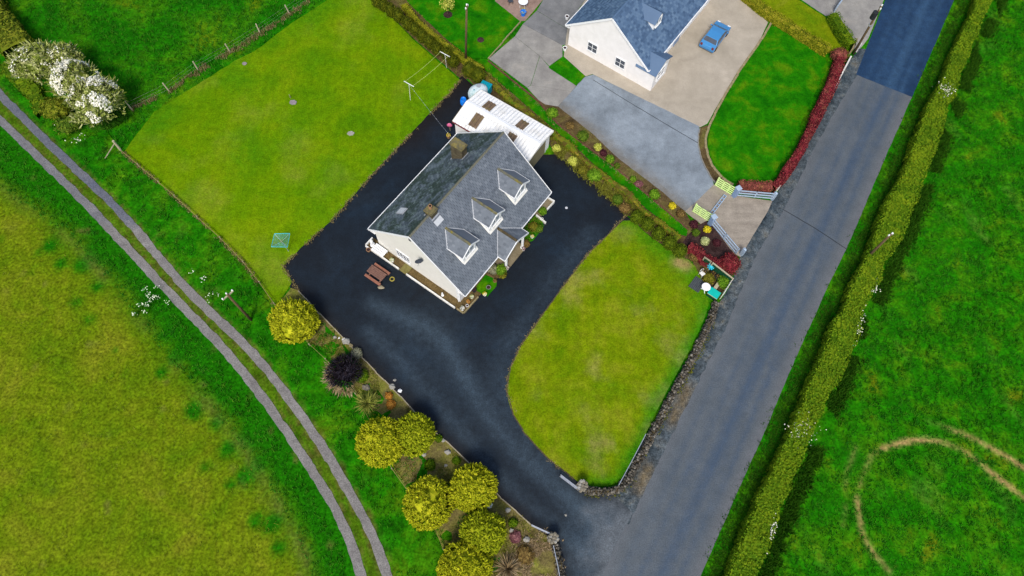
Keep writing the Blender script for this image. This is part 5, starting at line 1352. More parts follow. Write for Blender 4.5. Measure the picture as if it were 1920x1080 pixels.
# shrubs one by one
SHR = [('shrub', 'round bright green shrub at the corner of the concrete yard', 1035, 212, .62, .95, 'leaf_green'), ('shrub', 'olive shrub in the border just below the corner one', 1069, 235, .42, .7, 'leaf_brown'),
       ('shrub', 'wide green shrub in the border opposite the garage front', 1093, 255, .6, .8, 'leaf_mid'), ('yellow_shrub', 'pale yellow round shrub beside the maroon one', 1121, 276, .38, .75, 'leaf_lime'),
       ('maroon_shrub', 'small maroon shrub between yellow and green ones', 1131, 287, .34, .6, 'leaf_maroon'), ('shrub', 'round green shrub next to the maroon one', 1144, 299, .46, .8, 'leaf_green'),
       ('shrub', 'very dark green small shrub in the drive border', 1157, 311, .3, .55, 'leaf_mid'), ('shrub', 'small yellow green shrub alone in the drive border', 1187, 336, .32, .5, 'leaf_green'),
       ('heather', 'dusky pink low heather in the drive border', 1198, 345, .4, .35, 'pinkleaf'), ('shrub', 'large green shrub in the drive border before the gate', 1227, 365, .55, .85, 'leaf_green'),
       ('yellow_shrub', 'bright yellow shrub near the lower lime gate', 1261, 386, .35, .6, 'leaf_yellow'), ('shrub', 'brown and orange shrub next to the worn entrance apron', 1277, 401, .42, .6, 'leaf_brown'),
       ('maroon_shrub', 'dark maroon shrub beside the lower lime gate', 1301, 421, .42, .6, 'leaf_maroon'), ('yellow_shrub', 'bright yellow shrub in the dark soil bed', 1326, 430, .36, .55, 'leaf_yellow'),
       ('shrub', 'pale cream green shrub in the middle of the dark bed', 1322, 452, .45, .7, 'leaf_pale'), ('shrub', 'small green shrub at the tip of the grass strip', 1305, 436, .38, .45, 'leaf_mid'),
       ('maroon_shrub', 'dark maroon low shrub by the rail fence', 1344, 455, .4, .45, 'leaf_maroon'), ('shrub', 'green shrub by the far corner kerb wall', 1017, 396, .4, .6, 'leaf_green'),
       ('shrub', 'tall green shrub left of the porch column', 939, 506, .5, .95, 'leaf_green'), ('shrub', 'yellow brown shrub at the foot of the tall porch shrub', 942, 515, .38, .4, 'wispy'), ('shrub', 'grey leafless looking shrub by the front wall', 924, 505, .52, .8, 'leaf_grey'),
       ('pot_plant', 'orange brown round plant beside the right porch column', 986, 457, .36, .5, 'leaf_brown'), ('shrub', 'leafy shrub on the small lawn right of the porch', 1010, 428, .42, .5, 'leaf_mid'),
       ('shrub', 'brown shrub standing on the small lawn right of the porch', 1000, 425, .5, .6, 'wispy'),
       ('shrub', 'green shrub beside the garage corner', 1043, 278, .45, .6, 'leaf_lime'), ('shrub', 'big green shrub halfway along the drive bed', 1115, 328, .75, .8, 'leaf_green'), ('shrub', 'olive shrub on the drive bed opposite the dormers', 1092, 318, .5, .6, 'wispy'),
       ('shrub', 'green shrub in the drive bed near the ball conifers', 1158, 374, .5, .6, 'leaf_mid'), ('shrub', 'brown seedheads at the end of the drive bed', 1172, 390, .55, .55, 'leaf_brown'), ('shrub', 'lime green plant low beside the dark drive', 1074, 302, .5, .45, 'leaf_lime'),
       ('shrub', 'orange flowering plant in the rough bed by the cordyline', 733, 758, .4, .3, 'leaf_orange'), ('shrub', 'second orange plant nearer to the golden pair', 729, 742, .32, .3, 'leaf_orange'),
       ('shrub', 'green cushion plant in the bed right of the lowest golden conifer', 962, 980, .38, .35, 'hedge_green'), ('shrub', 'green cushion plant below the golden pair', 806, 872, .45, .3, 'hedge_green'),
       ('shrub', 'dark green plant beside the drive above the touching pair', 822, 822, .35, .35, 'hedge_green'), ('shrub', 'small green plant in the bed by the drive edge', 856, 864, .34, .3, 'hedge_green'), ('heather', 'dusky pink heather near the entrance pillar', 967, 1007, .45, .3, 'pinkleaf'),
       ('shrub', 'brown twiggy shrub left of the entrance pillar', 985, 1040, .7, .5, 'leaf_brown'), ('shrub', 'yellow green shrub behind the white table in the seating corner', 1329, 521, .6, .6, 'wispy'), ('shrub', 'green leafy shrub inside the white trellis of the seating corner', 1357, 529, .6, .9, 'leaf_green'),
       ('shrub', 'rusty brown shrub by the corner of the rail fence bed', 1302, 482, .5, .6, 'leaf_brown'), ('shrub', 'grey green dead looking bush above the purple bush', 668, 663, .5, .6, 'leaf_grey'), ('shrub', 'green bush tucked under the purple bush', 678, 705, .6, .5, 'hedge_green')]
for i, (nm, lab, px, py, r, h, mt) in enumerate(SHR):
    c = G(px, py, h * .5)
    cat = {'heather': 'heather', 'pot_plant': 'plant'}.get(nm, 'shrub')
    shrub(nm, lab, cat, (c[0], c[1]), r, r * random.uniform(.9, 1.1), h, M[mt], int(120 + 420 * r), .15, .09, None, 'flat', .7, seed=200 + i, lump=.2)
# young tree on the neighbour lawn
c = G(840, 28); yt = thing('young_tree', 'young pale leaved tree in a soil ring on the neighbour lawn', 'tree', (c[0], c[1], 0))
p, d = ball_pts(420, .8, .8, 1.6, .35, zmin=-.8, depth=.7, seed=99)
v, f = cards(p, unit(d + np.array([0, 0, .5])), .2, .1, .7); v[:, 2] += .9
link('crown', arrays_mesh('crown', v, f), M['leaf_lime'], yt)
mb = MB(); mb.tube([(0, 0, -.05), (.02, 0, 1.0), (0, .02, 2.0)], .045, 6, .015)
for k in range(4): mb.tube([(0, 0, .9 + .15 * k), (math.cos(k * 1.6) * .45, math.sin(k * 1.6) * .45, 1.5 + .15 * k)], .02, 5, .008)
mb.build('trunk', M['bark'], yt)

# cow parsley by the lane
for k, (px, py, r, n, lab) in enumerate(((272, 562, 1.5, 110, 'patch of white cow parsley on the field side of the lane'), (375, 520, .9, 22, 'thin cow parsley on the house side of the lane'), (398, 557, .5, 16, 'few white cow parsley heads beside the lane pole'))):
    c = G(px, py, .6); x, y = RNG.normal(c[0], r * .5, n), RNG.normal(c[1], r * .6, n); z = RNG.uniform(.5, .85, n)
    o = thing('cow_parsley', lab, 'wildflower', (0, 0, 0), 0, 'white cow parsley beside the lane')
    cl = RNG.integers(0, max(3, n // 9), n); ox, oy = RNG.normal(0, r * .5, n), RNG.normal(0, r * .6, n)
    x = c[0] + ox[cl] + RNG.normal(0, .13, n); y = c[1] + oy[cl] + RNG.normal(0, .13, n)
    v, f = cards(np.column_stack([x, y, z]), np.tile([0, 0, 1.0], (n, 1)), .12, .11, .45); link('flower', arrays_mesh('flower', v, f), M['cow'], o)['kind'] = 'stuff'
    st = MB()
    for a, b, e in zip(x, y, z): st.tube([(a, b, 0), (a + .02, b, e)], .01, 4)
    st.build('stem', M['grass_long'], o)['kind'] = 'stuff'

# ================================================================== POLES, FENCES, WALLS
def xy(px, py, z=0): return tuple(G(px, py, z)[:2])
def utility_pole(px, py, h, tx, ty, label, arm=0.0, armang=0.0, r=.13, extra=None):
    """pole from its foot; leaning so that its top is seen where the photograph has it"""
    b = xy(px, py); tp = G(tx, ty, h)
    lean = (np.array(tp[:2]) - np.array(b)); 
    t = thing('utility_pole', label, 'pole', (b[0], b[1], 0))
    lx, ly = float(lean[0]), float(lean[1])
    mb = MB(); mb.tube([(0, 0, -.3), (lx / 2, ly / 2, h / 2), (lx, ly, h)], r, 9, r * .75); mb.build('pole', M['pole'], t, True)
    if arm:
        dx, dy = math.cos(armang) * arm / 2, math.sin(armang) * arm / 2
        mb = MB(); mb.bar((lx - dx, ly - dy, h - .3), (lx + dx, ly + dy, h - .3), .1, .12); mb.build('crossarm', M['timber_pale'], t)
        for s_ in (-1, 0, 1):
            mb = MB(); mb.lathe([(.05, 0), (.07, .05), (.05, .1), (.07, .15), (.03, .2)], (lx + dx * s_ * .9, ly + dy * s_ * .9, h - .24 if s_ else h), 8); mb.build('insulator', M['white'], t)
    return t, lx, ly
utility_pole(873, 116, 7.8, 875, 10, 'tall brown pole beside the conifer hedge and neighbour lawn', .5, 1.2)
utility_pole(471, 600, 5.6, 425, 551, 'brown pole with pale crossarm standing between lane and back lawn fence', 1.1, .9)
utility_pole(1621, 487, 4.9, 1672, 438, 'brown pole leaning out of the roadside hedge', .4, .4)
t, lx, ly = utility_pole(1600, 101, 6.6, 1653, 11, 'roadside pole with a black transformer drum at the newer tarmac', .5, 1.3)
mb = MB(); mb.lathe([(.05, -.42), (.27, -.4), (.28, .4), (.1, .45)], (lx * .86 - .25, ly * .86 - .1, 5.5), 12); mb.build('transformer', M['dark'], t)
mb = MB(); mb.box((lx * .12 + .16, ly * .12 - .05, 1.0), (.3, .03, 1.1), 1.0); mb.build('sign_plate', M['white'], t)
mb = MB(); mb.box((lx * .62, ly * .62, 4.1), (.3, .3, .12)); mb.build('collar', M['metal'], t)

# wire fence between meadow and back lawn
FP = [(248, 206), (318, 172), (372, 132), (432, 98), (488, 63), (543, 26), (585, -2)]
wf = thing('wire_fence', 'post and wire fence with pale leaning posts along the meadow', 'fence', (*xy(248, 206), 0)); o0 = np.array(xy(248, 206))
tops = []
pm = MB(); pm.tube([(0, 0, -.2), (0, 0, 1.25)], .075, 7, .065)
pme = None
for px, py in FP:
    b = np.array(xy(px, py)) - o0; ln = np.array([random.uniform(-.16, .05), random.uniform(-.05, .12)])
    if pme is None: o = pm.build('post', M['timber_pale'], wf); pme = o.data
    else: o = link('post', pme, None, wf)
    o.location = (b[0], b[1], 0); o.rotation_euler = (random.uniform(-.12, .05), random.uniform(-.15, .02), 0)
    tops.append(b)
for z in (.35, .7, 1.1):
    mb = MB(); mb.tube([(p[0], p[1], z) for p in tops], .004, 4); mb.build('wire', M['wire'], wf)
# corner post with stay at the lane end
cp_ = thing('strainer_post', 'pale strainer post with a leaning stay at the lane corner of the back lawn', 'post', (*xy(226, 281), 0)); b0 = np.array(xy(226, 281)); s0 = np.array(xy(197, 297)) - b0
mb = MB(); mb.tube([(0, 0, -.2), (-.05, .08, 1.35)], .12, 9, .11); mb.build('post', M['timber_pale'], cp_)
mb = MB(); mb.tube([(s0[0], s0[1], 0), (-.03, .05, 1.05)], .05, 7); mb.build('stay', M['timber'], cp_)

# low rail fence along the lane side
RL = [(231, 287), (262, 313), (300, 345), (330, 371), (372, 410), (415, 449), (458, 494), (488, 532), (516, 572), (548, 612), (582, 648), (612, 676), (640, 708), (668, 740), (700, 800), (736, 880), (766, 922), (792, 955), (816, 990), (832, 1030), (850, 1090)]
rfn = thing('rail_fence', 'low sagging timber rail fence along the back lawn and bed above the lane', 'fence', (*xy(231, 287), 0)); o0 = np.array(xy(231, 287))
pl = [np.array(xy(*p)) - o0 for p in RL]
mb = MB(); mb.box((0, 0, .2), (.09, .09, .62)); pme = None
for i, p in enumerate(pl):
    if pme is None: o = mb.build('post', M['timber'], rfn); pme = o.data
    else: o = link('post', pme, None, rfn)
    o.location = (p[0], p[1], 0); o.rotation_euler = (random.uniform(-.06, .06), random.uniform(-.06, .06), random.uniform(0, 1))
for i in range(len(pl) - 1):
    a, b = pl[i], pl[i + 1]; mb = MB(); wd = .03 if i > 8 and i not in (14, 15) else .05
    mb.bar((a[0], a[1], .42 + random.uniform(-.05, .05)), (b[0], b[1], .42 + random.uniform(-.05, .05)), wd, .06); mb.build('rail', M['rail_old'], rfn)

def kerb_run(name, label, line, wd, h, mat, seg=.9, cat='kerb', gap=.015, jit=.03):
    pts = resample(line, seg); t = thing(name, label, cat, (pts[0][0], pts[0][1], 0))
    mb = MB(); mb.box((0, 0, 0), (1, wd, h)); me = None
    for a, b in zip(pts[:-1], pts[1:]):
        ln = math.hypot(b[0] - a[0], b[1] - a[1]) - gap
        if ln < .1: continue
        if me is None: o = mb.build('kerb_stone', mat, t); me = o.data
        else: o = link('kerb_stone', me, None, t)
        o.location = ((a[0] + b[0]) / 2 - pts[0][0] + random.uniform(-jit, jit), (a[1] + b[1]) / 2 - pts[0][1] + random.uniform(-jit, jit), h / 2 - .03 + random.uniform(-.015, .01)); o.scale = (ln, 1, 1)
        o.rotation_euler = (random.uniform(-.04, .04), 0, math.atan2(b[1] - a[1], b[0] - a[0]) + random.uniform(-.03, .03))
    return t
kerb_run('kerb', 'thin timber coloured kerb between the drive and the bed of golden conifers', P([(560, 545), (600, 589), (650, 641), (705, 698), (752, 744), (800, 796), (842, 833), (887, 876), (941, 936), (996, 984)]), .09, .13, M['timber'], 1.2)
kerb_run('kerb', 'sandy edging stones around the rounded end of the front lawn', [tuple(p) for p in P([(1172, 407), (1140, 440), (1100, 479), (1050, 545), (1010, 600), (975, 650), (957, 688), (950, 732), (962, 776), (986, 816), (1031, 863), (1076, 898)])], .1, .08, M['kerb_dark'], .5)
kerb_run('kerb', 'pale curved kerb around the rounded neighbour lawn', smooth(P([(1447, 40), (1426, 78), (1388, 130), (1347, 200), (1328, 240), (1321, 265), (1329, 302), (1350, 332), (1376, 348)])), .22, .14, M['kerb'], .9)
kerb_run('kerb', 'thin outer kerb of the curved border by the neighbour drive', smooth(P([(1312, 240), (1308, 265), (1315, 301), (1337, 340), (1345, 346)])), .1, .12, M['kerb_grey'], .8)
kerb_run('kerb', 'dark brick kerb between grass strip and grey neighbour drive', P([(915, 114), (1010, 190), (1045, 232), (1091, 268), (1151, 312), (1215, 366), (1290, 431)]), .1, .12, plain('brick_kerb', (.13, .06, .04), .9, .1, var=.3), .6)
kerb_run('kerb', 'brown edging of the neighbour lawn along the concrete yard', P([(977, 40), (915, 110)]), .12, .1, M['kerb'], .7)
kerb_run('kerb', 'brown edging in front of the pale neighbour hedge', P([(1447, 42), (1500, 76), (1545, 104)]), .14, .12, M['kerb_dark'], .8)
lw = P([(1591, 113), (1545, 200), (1507, 271), (1470, 331), (1456, 358)])
mb = MB()
for a, b in zip(lw[:-1], lw[1:]): mb.bar((*a, .32), (*b, .32), .14, .66)
tag(mb.build('low_wall', M['white_old']), 'thin white wall on the road side of the long red hedge', 'wall')
mb = MB(); a, b = xy(1592, 102), xy(1601, 82); mb.bar((*a, .4), (*b, .4), .16, .8); tag(mb.build('low_wall', M['kerb']), 'stub of pale wall at the forecourt hedge end', 'wall')

# dry stone wall with its coping rail
def stone_wall(name, label, line, wd, h, seed, per=.3, rail=None):
    rg = random.Random(seed); pts = resample(line, .19); t = thing(name, label, 'wall', (pts[0][0], pts[0][1], 0)); ox, oy = pts[0]
    mb = MB()
    for a, b in zip(line[:-1], line[1:]): mb.bar((a[0] - ox, a[1] - oy, h / 2 - .08), (b[0] - ox, b[1] - oy, h / 2 - .08), wd * .8, h - .12)
    mb.build('wall_core', M['kerb_dark'], t)
    proto = [rock_mesh(.115, seed + k) for k in range(5)]
    arr = [(np.array([v.co[:] for v in m_.vertices]), np.array([p.vertices[:] for p in m_.polygons])) for m_ in proto]
    lst = []
    for i, (x, y) in enumerate(pts):
        j = min(i + 1, len(pts) - 1); dx, dy = pts[j][0] - pts[max(j - 1, 0)][0], pts[j][1] - pts[max(j - 1, 0)][1]; l = math.hypot(dx, dy) + 1e-9; nx, ny_ = -dy / l, dx / l
        for q, z in ((-.38, h - .02), (0.0, h + .03), (.38, h - .02), (-.55, h * .55), (-.55, h * .2), (.55, h * .55), (.55, h * .2)):
            if rg.random() < .12: continue
            v, f = arr[rg.randrange(5)]; a = rg.uniform(0, 6.28); s_ = rg.uniform(.6, 1.25) * per / .3
            R = np.array([[math.cos(a), -math.sin(a), 0], [math.sin(a), math.cos(a), 0], [0, 0, 1]])
            lst.append((v @ R.T * s_ + np.array([x - ox + nx * q * wd + rg.uniform(-.06, .06), y - oy + ny_ * q * wd + rg.uniform(-.06, .06), z + rg.uniform(-.04, .04)]), f))
    v, f = join(lst); o = link('stones', arrays_mesh('stones', v, f), M['rubble'], t); o['kind'] = 'stuff'
    if rail:
        mb = MB(); r0 = [np.array(p) - np.array([ox, oy]) for p in rail]; mb.tube([(p[0], p[1], h + .32) for p in r0], .032, 8)
        for p in r0: mb.tube([(p[0], p[1], h - .1), (p[0], p[1], h + .32)], .02, 6)
        mb.build('rail', M['metal'], t)
    return t
def island_mat(name, stops):
    return leaf_mat(name, stops, .9, .15)
M['rubble'] = island_mat('rubble_stones', [(.1, (.025, .023, .02)), (.45, (.075, .068, .055)), (.7, (.14, .125, .1)), (.93, (.32, .3, .26))])
stone_wall('stone_wall', 'long low rubble stone wall between front lawn and road with a white rail', P([(1340, 572), (1332, 600), (1296, 674), (1250, 758), (1210, 838), (1176, 900), (1160, 917)]), .42, .6, 5, rail=P([(1207, 818), (1182, 866), (1157, 912)]))
stone_wall('stone_wall', 'short rubble stone wall between the entrance pillar and wall corner', P([(1158, 919), (1130, 922), (1098, 920)]), .4, .6, 6)
stone_wall('stone_wall', 'rubble stone wall with white rail at the near side of the entrance', P([(1040, 1022), (1048, 1055), (1054, 1090), (1058, 1130)]), .4, .6, 7, rail=P([(1036, 1024), (1044, 1060), (1051, 1100)]))
def pillar(px, py, label, seed):
    c = xy(px, py); t = thing('stone_pillar', label, 'pillar', (*c, 0), .5)
    rg = random.Random(seed); mb = MB(); mb.box((0, 0, .5), (.5, .5, 1.0)); mb.build('pillar_core', M['kerb_dark'], t)
    k = 0
    for z in np.arange(.12, 1.15, .24):
        for s_ in range(8):
            a = s_ * math.pi / 4 + rg.uniform(-.1, .1); r = .32
            o = link('stone', rock_mesh(.14, seed * 50 + k), M['stone'] if rg.random() < .75 else M['stone_pale'], t); o.location = (math.cos(a) * r, math.sin(a) * r, z); k += 1
    for a, b in ((0, 0), (.17, .17), (-.17, .17), (.17, -.17), (-.17, -.17)):
        o = link('cap_stone', rock_mesh(.16, seed * 50 + k), M['stone'] if k % 3 else M['stone_pale'], t); o.location = (a, b, 1.05); k += 1
pillar(1090, 913, 'round topped rubble pillar at the front lawn side of the entrance', 3)
pillar(1036, 1010, 'round topped rubble pillar at the bed side of the entrance', 4)

def bar_gate(name, label, a, b, h, mat, rails, group=None, cat='gate', w_=.05, rh=.06, posts=0, braces=0, endw=.07, z0=.12, top=0.0):
    """upright gate or fence leaf between ground points a and b"""
    a, b = np.array(a), np.array(b); L_ = float(np.hypot(*(b - a))); an = math.atan2(b[1] - a[1], b[0] - a[0])
    t = thing(name, label, cat, (a[0], a[1], 0), an, group)
    for i in range(rails):
        z = z0 + (h - z0) * i / (rails - 1)
        mb = MB(); mb.box((L_ / 2, 0, z), (L_, w_, rh)); mb.build('rail', mat, t)
    for x in [0, L_] + [L_ * (k + 1) / (posts + 1) for k in range(posts)]:
        e_ = x in (0, L_)
        mb = MB(); mb.box((x, 0, (h + z0) / 2 + (top / 2 if e_ else 0)), (endw, w_ + .03, h - z0 + rh + (top if e_ else 0))); mb.build('stile', mat, t)
    for k in range(braces):
        mb = MB(); x0, x1 = L_ * k / braces, L_ * (k + 1) / braces; mb.bar((x0, -.035, z0), (x1, -.035, h), .035, .045); mb.build('brace', mat, t)
    return t
bar_gate('field_gate', 'open silver gate leaf beside the front lawn pillar', xy(1084, 920), xy(1050, 894), 1.05, M['metal'], 4, 'silver entrance gate leaves', rh=.04, w_=.04, endw=.05)
bar_gate('field_gate', 'open silver gate leaf beside the bed side pillar', xy(1033, 1003), xy(996, 986), 1.05, M['metal'], 4, 'silver entrance gate leaves', rh=.04, w_=.04, endw=.05)
bar_gate('lime_gate', 'upper lime painted gate leaf hinged by the neighbour lawn', xy(1373, 367), xy(1341, 348), 1.25, M['gate_lime'], 5, 'lime painted gate leaves', rh=.1, w_=.06, posts=2, endw=.14, top=.12)
bar_gate('lime_gate', 'lower lime painted gate leaf by the flower border', xy(1329, 416), xy(1299, 397), 1.25, M['gate_lime'], 5, 'lime painted gate leaves', rh=.1, w_=.06, posts=2, endw=.14, top=.12)
for (px, py, lab) in ((1376, 368, 'blue grey gate pillar beside the upper lime gate'), (1331, 421, 'blue grey gate pillar beside the lower lime gate')):
    c = xy(px, py); t = thing('gate_pillar', lab, 'pillar', (*c, 0), .55)
    mb = MB(); mb.box((0, 0, .72), (.4, .4, 1.44)); mb.build('shaft', M['fence_blue'], t, False, .015)
    mb = MB(); mb.box((0, 0, 1.48), (.5, .5, .1)); mb.build('cap', M['fence_pale'], t, False, .02)
bar_gate('rail_fence', 'blue grey rail fence in front of the short red hedge', xy(1379, 369), xy(1446, 375), 1.1, M['fence_pale'], 3, 'blue grey rail fences', 'fence', rh=.12, w_=.07, posts=1, endw=.12, z0=.3)
bar_gate('rail_fence', 'blue grey rail fence along the dark soil bed', xy(1333, 423), xy(1378, 477), 1.1, M['fence_pale'], 3, 'blue grey rail fences', 'fence', rh=.12, w_=.07, posts=1, endw=.12, z0=.3)
for (px, py, lab) in ((1447, 374, 'pale end post of the upper rail fence beside the white wall'), (1389, 478, 'small pale post at the roadside end of the rail fence')):
    c = xy(px, py); mb = MB(); mb.box((0, 0, .6), (.2, .3, 1.2), .5); mb.lathe([(.12, 1.2), (.05, 1.28)], (0, 0, 0), 8); o = mb.build('end_post', M['fence_pale']); o.location = (*c, 0); tag(o, lab, 'post')
a, b = np.array(xy(1359, 368)), np.array(xy(1333, 402)); L_ = float(np.hypot(*(b - a)))
t = thing('low_barrier', 'low grey rail barrier lying across the entrance between the lime gates', 'barrier', (*a, 0), math.atan2(*(b - a)[::-1]))
for s_ in (-1, 1):
    mb = MB(); mb.box((L_ / 2, s_ * .13, .16), (L_, .07, .1)); mb.build('rail', M['fence_pale'], t)
for k in range(7):
    mb = MB(); mb.box((L_ * k / 6, 0, .12), (.07, .3, .14)); mb.build('sleeper', M['fence_blue'], t)
bar_gate('rail_fence', 'blue grey rail gate at the forecourt cut off by the top edge', xy(1563, 24), xy(1590, -14), 1.1, M['fence_pale'], 4, 'blue grey rail fences', 'gate', rh=.12, w_=.07, posts=1, endw=.12, z0=.2)

# ================================================================== YARD THINGS
# picnic table with fixed benches
pc = G(707, 513, .6); pa = G(732, 513, .45) - G(704, 494, .45); pr_ = math.atan2(pa[1], pa[0])
t = thing('picnic_table', 'reddish brown wooden picnic table with two benches on the tarmac', 'table', (pc[0], pc[1], .018), pr_)
for k in range(5): mb = MB(); mb.box((0, -.32 + k * .16, .75), (1.7, .148, .04)); mb.build('tabletop_plank', M['wood_top'], t, False, .006)
for s_ in (-1, 1):
    mb = MB(); mb.box((0, s_ * .66, .46), (1.75, .25, .045)); mb.build('bench_plank', M['wood'], t, False, .006)
for x in (-.6, .6):
    mb = MB(); mb.bar((x, -.76, .39), (x, .76, .39), .05, .1); mb.bar((x, -.36, .69), (x, .36, .69), .05, .09); mb.build('crossbeam', M['wood_top'], t)
    for s_ in (-1, 1): mb = MB(); mb.bar((x + .055, s_ * .25, .72), (x + .055, s_ * .62, .0), .05, .1, (1, 0, 0)); mb.build('leg', M['wood_top'], t)
mb = MB()
for k in range(20):
    pass
tor = bpy.data.meshes.new('pot_ring'); bm = bmesh.new()
R1, R2, nu, nv = .19, .055, 20, 8
vs_ = [[bm.verts.new(((R1 + R2 * math.cos(2 * math.pi * j / nv)) * math.cos(2 * math.pi * i / nu), (R1 + R2 * math.cos(2 * math.pi * j / nv)) * math.sin(2 * math.pi * i / nu), .075 + R2 * math.sin(2 * math.pi * j / nv))) for j in range(nv)] for i in range(nu)]
for i in range(nu):
    for j in range(nv): bm.faces.new((vs_[i][j], vs_[(i + 1) % nu][j], vs_[(i + 1) % nu][(j + 1) % nv], vs_[i][(j + 1) % nv]))
bm.to_mesh(tor); bm.free(); o = link('rubber_ring', tor, M['yellow'], None, True); o.location = (*xy(735.5, 524), .02); tag(o, 'yellow rubber ring lying on the tarmac beside the picnic table', 'ring')
o = link('cloth_sack', rock_mesh(.24, 77, 2), M['timber'], None, True); o.location = (*xy(715, 540), .12); o.scale = (1.2, .8, .7); tag(o, 'small crumpled grey brown sack by the picnic table corner', 'sack')
# white slatted bench by the side door
c = hw_(-6.88, 4.15); t = thing('slatted_bench', 'white slatted bench on the gravel at the gable corner', 'bench', (*c[:2], .03), HY)
for k in range(4): mb = MB(); mb.box((-.3 + k * .2, 0, .45), (.165, 1.35, .04)); mb.build('slat', M['white'], t, False, .005)
for y in (-.55, .55):
    mb = MB(); mb.box((0, y, .39), (.72, .07, .07)); mb.build('batten', M['white'], t)
    for x in (-.32, .32): mb = MB(); mb.box((x, y, .18), (.07, .07, .37)); mb.build('leg', M['white'], t)
# garden ornaments
def statue(x, y, h, label, mat='white', z=.03):
    c = hw_(x, y); t = thing('garden_statue', label, 'statue', (*c[:2], z), HY); k = h / 1.0
    mb = MB(); mb.lathe([(.2 * k, 0), (.2 * k, .08 * k), (.13 * k, .12 * k), (.12 * k, .28 * k), (.17 * k, .32 * k)], (0, 0, 0), 12); mb.build('plinth', M[mat], t)
    mb = MB(); mb.lathe([(.13 * k, .32 * k), (.1 * k, .45 * k), (.12 * k, .62 * k), (.15 * k, .76 * k), (.06 * k, .84 * k), (.05 * k, .86 * k), (.085 * k, .92 * k), (.07 * k, 1.0 * k), (.02, 1.03 * k)], (0, 0, 0), 12, 1, .8); mb.build('figure', M[mat], t, True)
statue(-6.75, 5.15, 1.15, 'white garden statue on the gravel beside the slatted bench')
statue(-6.85, -3.1, .62, 'small white statue on the gravel near the front corner')
def pot(px, py, r, h, mat, label, plant=None, z=.03, name='flower_pot', zc=.2):
    c = G(px, py, zc); t = thing(name, label, 'pot', (c[0], c[1], z))
    mb = MB(); mb.lathe([(r * .7, 0), (r, h * .9), (r * 1.08, h * .92), (r * 1.08, h), (r * .85, h), (r * .8, h * .85)], (0, 0, 0), 12); mb.build('pot', M[mat], t)
    if plant:
        p, d = ball_pts(60, r * 1.1, r * 1.1, r * 1.6, .2); v, f = cards(p, d, .1, .07, .6); v[:, 2] += h * .7; link('foliage', arrays_mesh('foliage', v, f), M[plant], t)
    else:
        mb = MB(); mb.lathe([(r * .84, 0), (r * .84, .01)], (0, 0, h * .86), 12); mb.build('compost', M['soil_dark'], t)
pot(735, 489, .2, .3, 'white_old', 'white round pot on the gravel below the gable window', 'leaf_pale')
pot(691, 469, .2, .3, 'pot', 'brown plant pot on the gravel between statue and bench', None)
pot(885, 557, .17, .25, 'white_old', 'small pale pot on the near front corner gravel', 'leaf_pale')
pot(878, 566, .16, .25, 'pot', 'brown pot on the near front corner gravel', 'leaf_orange')
pot(867, 579, .2, .3, 'white_old', 'pale urn at the very tip of the near corner', 'leaf_grey')
pot(876, 573, .13, .2, 'white', 'tiny white pot between the pots on the near corner', None)
pot(889, 545, .2, .35, 'dark', 'black tub against the front wall at the near corner', None)
pot(916, 539, .2, .2, 'kerb_grey', 'grey ring planter in the middle of the tiny front lawn', None, .06)
pot(909, 552, .18, .25, 'white', 'white planter on the edge of the tiny front lawn', 'leaf_yellow', .06)
pot(928, 527, .16, .2, 'pot', 'sandy pot on the corner of the tiny front lawn', 'leaf_brown', .04)
pot(951, 504, .16, .28, 'white_old', 'pale pot at the foot of the left porch column', 'pinkleaf', .13)
pot(981.5, 468, .16, .28, 'white_old', 'pale pot at the foot of the right porch column', 'pinkleaf', .13)
pot(998, 444, .16, .25, 'leaf_yellow' if False else 'white', 'white pot with yellow flowers on the lawn right of the porch', 'leaf_yellow', .05)
pot(1016, 411, .14, .22, 'white', 'small white pot at the bed end right of the porch', None, .05)
pot(981, 26, .32, .55, 'blue', 'bright blue pot with a lime plant on the pink patio', 'leaf_lime', .02)
pot(841, 256, .2, .4, 'pot', 'brown pot with yellow plant by the garage side wall', 'leaf_yellow', .02)
pot(694, 592, .15, .2, 'white', 'x', None) if False else None
mb = MB(); mb.bar(hw_(4.75, -5.1, .18), hw_(4.6, -6.3, .18), .12, .3); tag(mb.build('kerb_wall', M['white_old']), 'short white kerb wall dividing the beds right of the porch', 'low wall')
mb = MB(); mb.lathe([(.12, 0), (.13, .015), (.05, .02)], (0, 0, 0), 12); o = mb.build('drain_cover', M['lead_pale']); o.location = (*xy(1062, 390), .024); tag(o, 'small pale drain cover on the dark drive right of the house', 'drain cover')

# oil tank, turquoise box, blue barrel, pink peg bag
c = G(896, 172, 1.1); t = thing('oil_tank', 'chalky white rounded oil tank behind the garage', 'tank', (c[0], c[1], .02), .5)
mb = MB(); mb.lathe([(.0, .3), (.72, .3), (.8, .42), (.84, .9), (.84, 1.2), (.74, 1.5), (.5, 1.68), (.2, 1.74), (0.01, 1.74)], (0, 0, 0), 22, 1.25, .86); mb.build('body', M['tank'], t, True)
mb = MB(); mb.lathe([(.2, 1.68), (.21, 1.78), (.19, 1.82), (.01, 1.82)], (.15, .12, 0), 14); mb.build('lid', M['lead'], t)
mb = MB(); mb.lathe([(.06, 1.62), (.06, 1.75), (.01, 1.76)], (-.45, -.1, 0), 10); mb.build('filler_cap', M['turq'], t)
for x in (-.6, 0, .6): mb = MB(); mb.box((x, 0, .14), (.25, 1.2, .32)); mb.build('plinth_block', M['kerb_grey'], t)
c = G(910, 164, .8); t = thing('storage_box', 'turquoise plastic storage box with ribbed lid behind the garage', 'box', (c[0], c[1], .02), -.45)
mb = MB(); mb.box((0, 0, .5), (1.05, .95, 1.0)); mb.build('body', M['turq'], t, False, .03)
